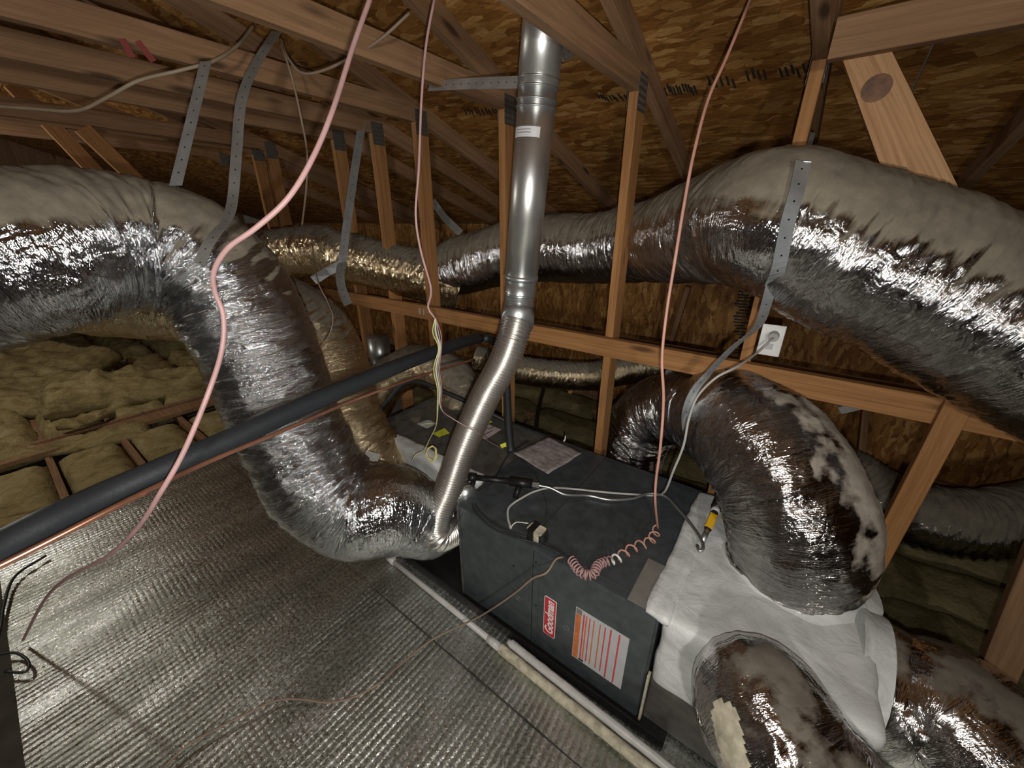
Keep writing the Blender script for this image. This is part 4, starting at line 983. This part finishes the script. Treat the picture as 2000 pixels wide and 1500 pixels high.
# salmon cable hanging to the coiled pigtail
z_l = TOP+.004
end = onz(1285, 1032, TOP+.02)
cable([dep(1480, -40, 1.02), dep(1465, 0, 1.02), dep(1420, 110, 1.02), dep(1383, 195, 1.02), dep(1355, 300, 1.02), dep(1336, 400, 1.03), dep(1318, 510, 1.05), dep(1302, 610, 1.08), dep(1293, 700, 1.11), dep(1296, 780, 1.15), dep(1290, 870, 1.19), dep(1281, 940, 1.25), dep(1280, 985, 1.29), end],
      .0042, 'salmon_cable', 'long salmon cable hanging from the roof to the furnace lid')
key = [(1285, 1032), (1268, 1058), (1240, 1068), (1205, 1090), (1170, 1102), (1158, 1122), (1135, 1118), (1115, 1092)]
path = cr([onz(a, b, TOP+.020) for a, b in key], .004); P, T, N, B, S = frames(path); hel = []; ph = 0
for i in range(len(P)):
    fr_ = i/len(P); pitch = .042 if fr_ < .5 else .012 + .02*max(0, (.62-fr_)/.12)
    ph += 2*PI*(S[i]-S[max(0, i-1)])/pitch
    hel.append((P[i], N[i], B[i], ph, .0145 if fr_ > .5 else .016))
hp = []
for i in range(len(hel)-1):
    a, b = hel[i], hel[i+1]; nsub = max(1, int((b[3]-a[3])/.45))
    for k in range(nsub):
        t_ = k/nsub; p = a[0].lerp(b[0], t_); an = a[3]+(b[3]-a[3])*t_; hp.append(p+a[1]*(a[4]*math.cos(an))+a[2]*(a[4]*math.sin(an)))
cut = int(len(hp)*.22), int(len(hp)*.27)
ck = empty('coiled_cable', path[0], 'springy pigtail of coiled salmon cable with a white section on the furnace lid', 'cable')
nw = len(hp)
MB().tube(hp[:cut[0]+1], .0034, 8).build('coil', M['salmon_cable'], ck, True)
MB().tube(hp[cut[0]:cut[1]+1], .0038, 8).build('white_section', M['white'], ck, True)
MB().tube(hp[cut[1]:], .0030, 8).build('coil', M['pink_cable'], ck, True)
cable([dep(-40, 205, 1.3), dep(60, 212, 1.3), dep(150, 216, 1.28), dep(210, 190, 1.25), dep(270, 158, 1.24), dep(350, 138, 1.25), dep(420, 118, 1.3), dep(465, 88, 1.38), dep(495, 50, 1.45)], .0052, 'tan_cable', 'dusty brown cable drooping under the tie beams at upper left')
cable([dep(548, 75, 1.4), dep(562, 112, 1.38), dep(590, 142, 1.36), dep(630, 138, 1.33), dep(690, 110, 1.28), dep(745, 75, 1.22), dep(800, 25, 1.18)], .0045, 'brown_cable', 'brown cable sagging between tie beams beside the pink cable')
cable([dep(548, 85, 1.42), dep(570, 150, 1.45), dep(588, 230, 1.5), dep(600, 300, 1.6), dep(598, 370, 1.7), dep(590, 440, 1.85)], .004, 'brown_cable', 'thin brown cable dropping behind the large duct elbow')
cable([dep(610, 470, 2.2), dep(618, 540, 1.72), dep(640, 590, 1.68), dep(650, 620, 1.66), dep(642, 655, 1.66), dep(612, 695, 1.68)], .0025, 'brown_cable', 'thin dark wire curving over the second duct')
# white outlet and its cord
oc = ony(1506, 664, YP-.052)
ou = empty('outlet_box', oc, 'white outlet with a round plug, on the post below the long duct', 'outlet')
MB().box(oc.x-.037, oc.x+.037, oc.y-.008, oc.y, oc.z-.058, oc.z+.058, .003).build('cover_plate', M['white'], ou)
MB().box(oc.x-.03, oc.x+.03, oc.y+.0005, oc.y+.045, oc.z-.05, oc.z+.05, .003).build('back_box', M['galv_dusty'], ou)
MB().tube([oc+Vector((.006, -.008, .022)), oc+Vector((.006, -.035, .018))], .017, 12).build('plug', M['grey_cable'], ou)
MB().box(oc.x-.012, oc.x+.012, oc.y-.0095, oc.y-.0082, oc.z-.035, oc.z-.012, .0005).build('socket', M['label_white'], ou)
cable([oc+Vector((.006, -.036, .017)), dep(1480, 688, 1.40), dep(1440, 716, 1.30), dep(1398, 738, 1.30), dep(1362, 775, 1.34), dep(1345, 820, 1.36), dep(1335, 870, 1.38), dep(1315, 920, 1.42), dep(1298, 960, 1.5), onz(1278, 968, TOP+.006)],
      .0042, 'grey_cable', 'grey power cord falling from the outlet past the arching duct')
cable([onz(1278, 968, TOP+.006), onz(1200, 963, TOP+.006), onz(1090, 953, TOP+.006), onz(1050, 958, TOP+.006), onz(1020, 972, TOP+.006), onz(995, 990, TOP+.006), onz(992, 1010, TOP+.005), onz(998, 1032, TOP+.005)], .0048, 'grey_cable', 'grey cord lying along the furnace lid behind the gas connector')
cable([onz(998, 1030, TOP+.006), onz(1008, 1020, TOP+.02), onz(1032, 1022, TOP+.03)], .0022, 'wire_white', 'short white lead beside the transformer')
# gas connector
cable([c+Vector((0, 0, .0)) if 0 else onz(1046, 947, TOP+.055), onz(1075, 953, TOP+.05), onz(1105, 966, TOP+.03), onz(1150, 968, TOP+.014), onz(1190, 976, TOP+.012), onz(1235, 974, TOP+.012), onz(1268, 964, TOP+.018), onz(1300, 970, TOP+.022), onz(1325, 995, TOP+.025), onz(1350, 1025, TOP+.03), onz(1370, 1055, TOP+.035), onz(1373, 1072, TOP+.035), onz(1365, 1076, TOP+.03), onz(1362, 1066, TOP+.03)], .0062, 'galv', 'braided steel gas connector curving across the furnace lid to the valve', 'gas_connector')
va = empty('gas_valve', onz(1388, 1018, TOP+.06), 'yellow handled gas shut-off valve above the plenum joint', 'valve')
a, b = onz(1372, 1058, TOP+.03), onz(1404, 982, TOP+.075); L_ = lambda t_: a.lerp(b, t_)
MB().tube([L_(0), L_(.32)], .010, 14).build('flare_nut', M['galv'], va, True)
MB().tube([L_(.3), L_(.78)], .013, 14).build('valve_body', M['black_iron'], va, True)
MB().prism(L_(.36)+(EYE-L_(.5)).normalized()*.017, L_(.68)+(EYE-L_(.5)).normalized()*.017, .026, .010, R, .004).build('handle', M['yellow'], va)
MB().tube([L_(.74), L_(.84)], .016, 14).build('white_ring', M['white'], va, True)
MB().tube([L_(.84), L_(1.08)], .020, 14).build('union_nut', M['black_iron'], va, True)
# black leads on the lid
for k, (off, lab) in enumerate(((0, 'black cord across the furnace lid towards the coiled cable, front strand'), (6, 'black cord across the furnace lid towards the coiled cable, rear strand'))):
    cable([onz(922+off, 985, TOP+.006), onz(930+off, 1004-off, TOP+.006), onz(960+off, 1030-off, TOP+.006), onz(1000+off, 1048-off, TOP+.006), onz(1045+off, 1060-off*.8, TOP+.006), onz(1085, 1075-off*.6, TOP+.006), onz(1115, 1092, TOP+.010)], .0035, 'black_rubber', lab)
cable([dep(1000, 880, 1.98), onz(985, 900, TOP+.005), onz(972, 925, TOP+.03), onz(960, 945, TOP+.03), onz(930, 965, TOP+.01)], .003, 'black_rubber', 'black wire curling from the foam line under the gas pipe')
cable([onz(1003, 882, TOP+.006), onz(1015, 872, TOP+.01), onz(1030, 864, TOP+.012), onz(1036, 866, TOP+.006)], .004, 'black_rubber', 'short black wire loop beside the paper sheet')
cable([onz(1008, 890, TOP+.012), onz(1035, 915, TOP+.012), onz(1050, 935, TOP+.008), onz(1066, 980, TOP+.004), onz(1066, 1015, TOP+.004)], .0014, 'black_rubber', 'hair-thin dark wire running from paper to transformer')
cable([dep(868, 1062, 1.62), dep(885, 1035, 1.58), dep(902, 1005, 1.62), dep(908, 985, 1.66)], .0014, 'black_rubber', 'thin wire tied round the foot of the flue liner')
cable([onz(1100, 1088, TOP+.004), onz(1085, 1093, TOP+.004), dep(1068, 1118, 1.33), dep(1040, 1130, 1.36), dep(1010, 1155, 1.42), dep(975, 1180, 1.50), dep(935, 1205, 1.62), onz(895, 1224, .04), onz(840, 1252, .012), onz(780, 1300, .012), onz(735, 1338, .012), onz(690, 1362, .012), onz(640, 1372, .012), onz(590, 1366, .012), onz(540, 1368, .012), onz(480, 1395, .012), onz(420, 1425, .012), onz(360, 1460, .012), onz(300, 1520, .012)],
      .0036, 'brown_cable', 'dusty brown cord trailing from the furnace front across the foil')
cable([onz(90, 1085, .02), onz(30, 1125, .02), onz(8, 1180, .02), onz(0, 1230, .02), onz(-20, 1290, .02)], .006, 'black_rubber', 'dark cord lying along the left edge of the foil')
cable([onz(-10, 1280, .02), onz(30, 1275, .02), onz(55, 1292, .02), onz(50, 1312, .02), onz(10, 1312, .02)], .005, 'black_rubber', 'small dark cord loop at the left edge of the foil')
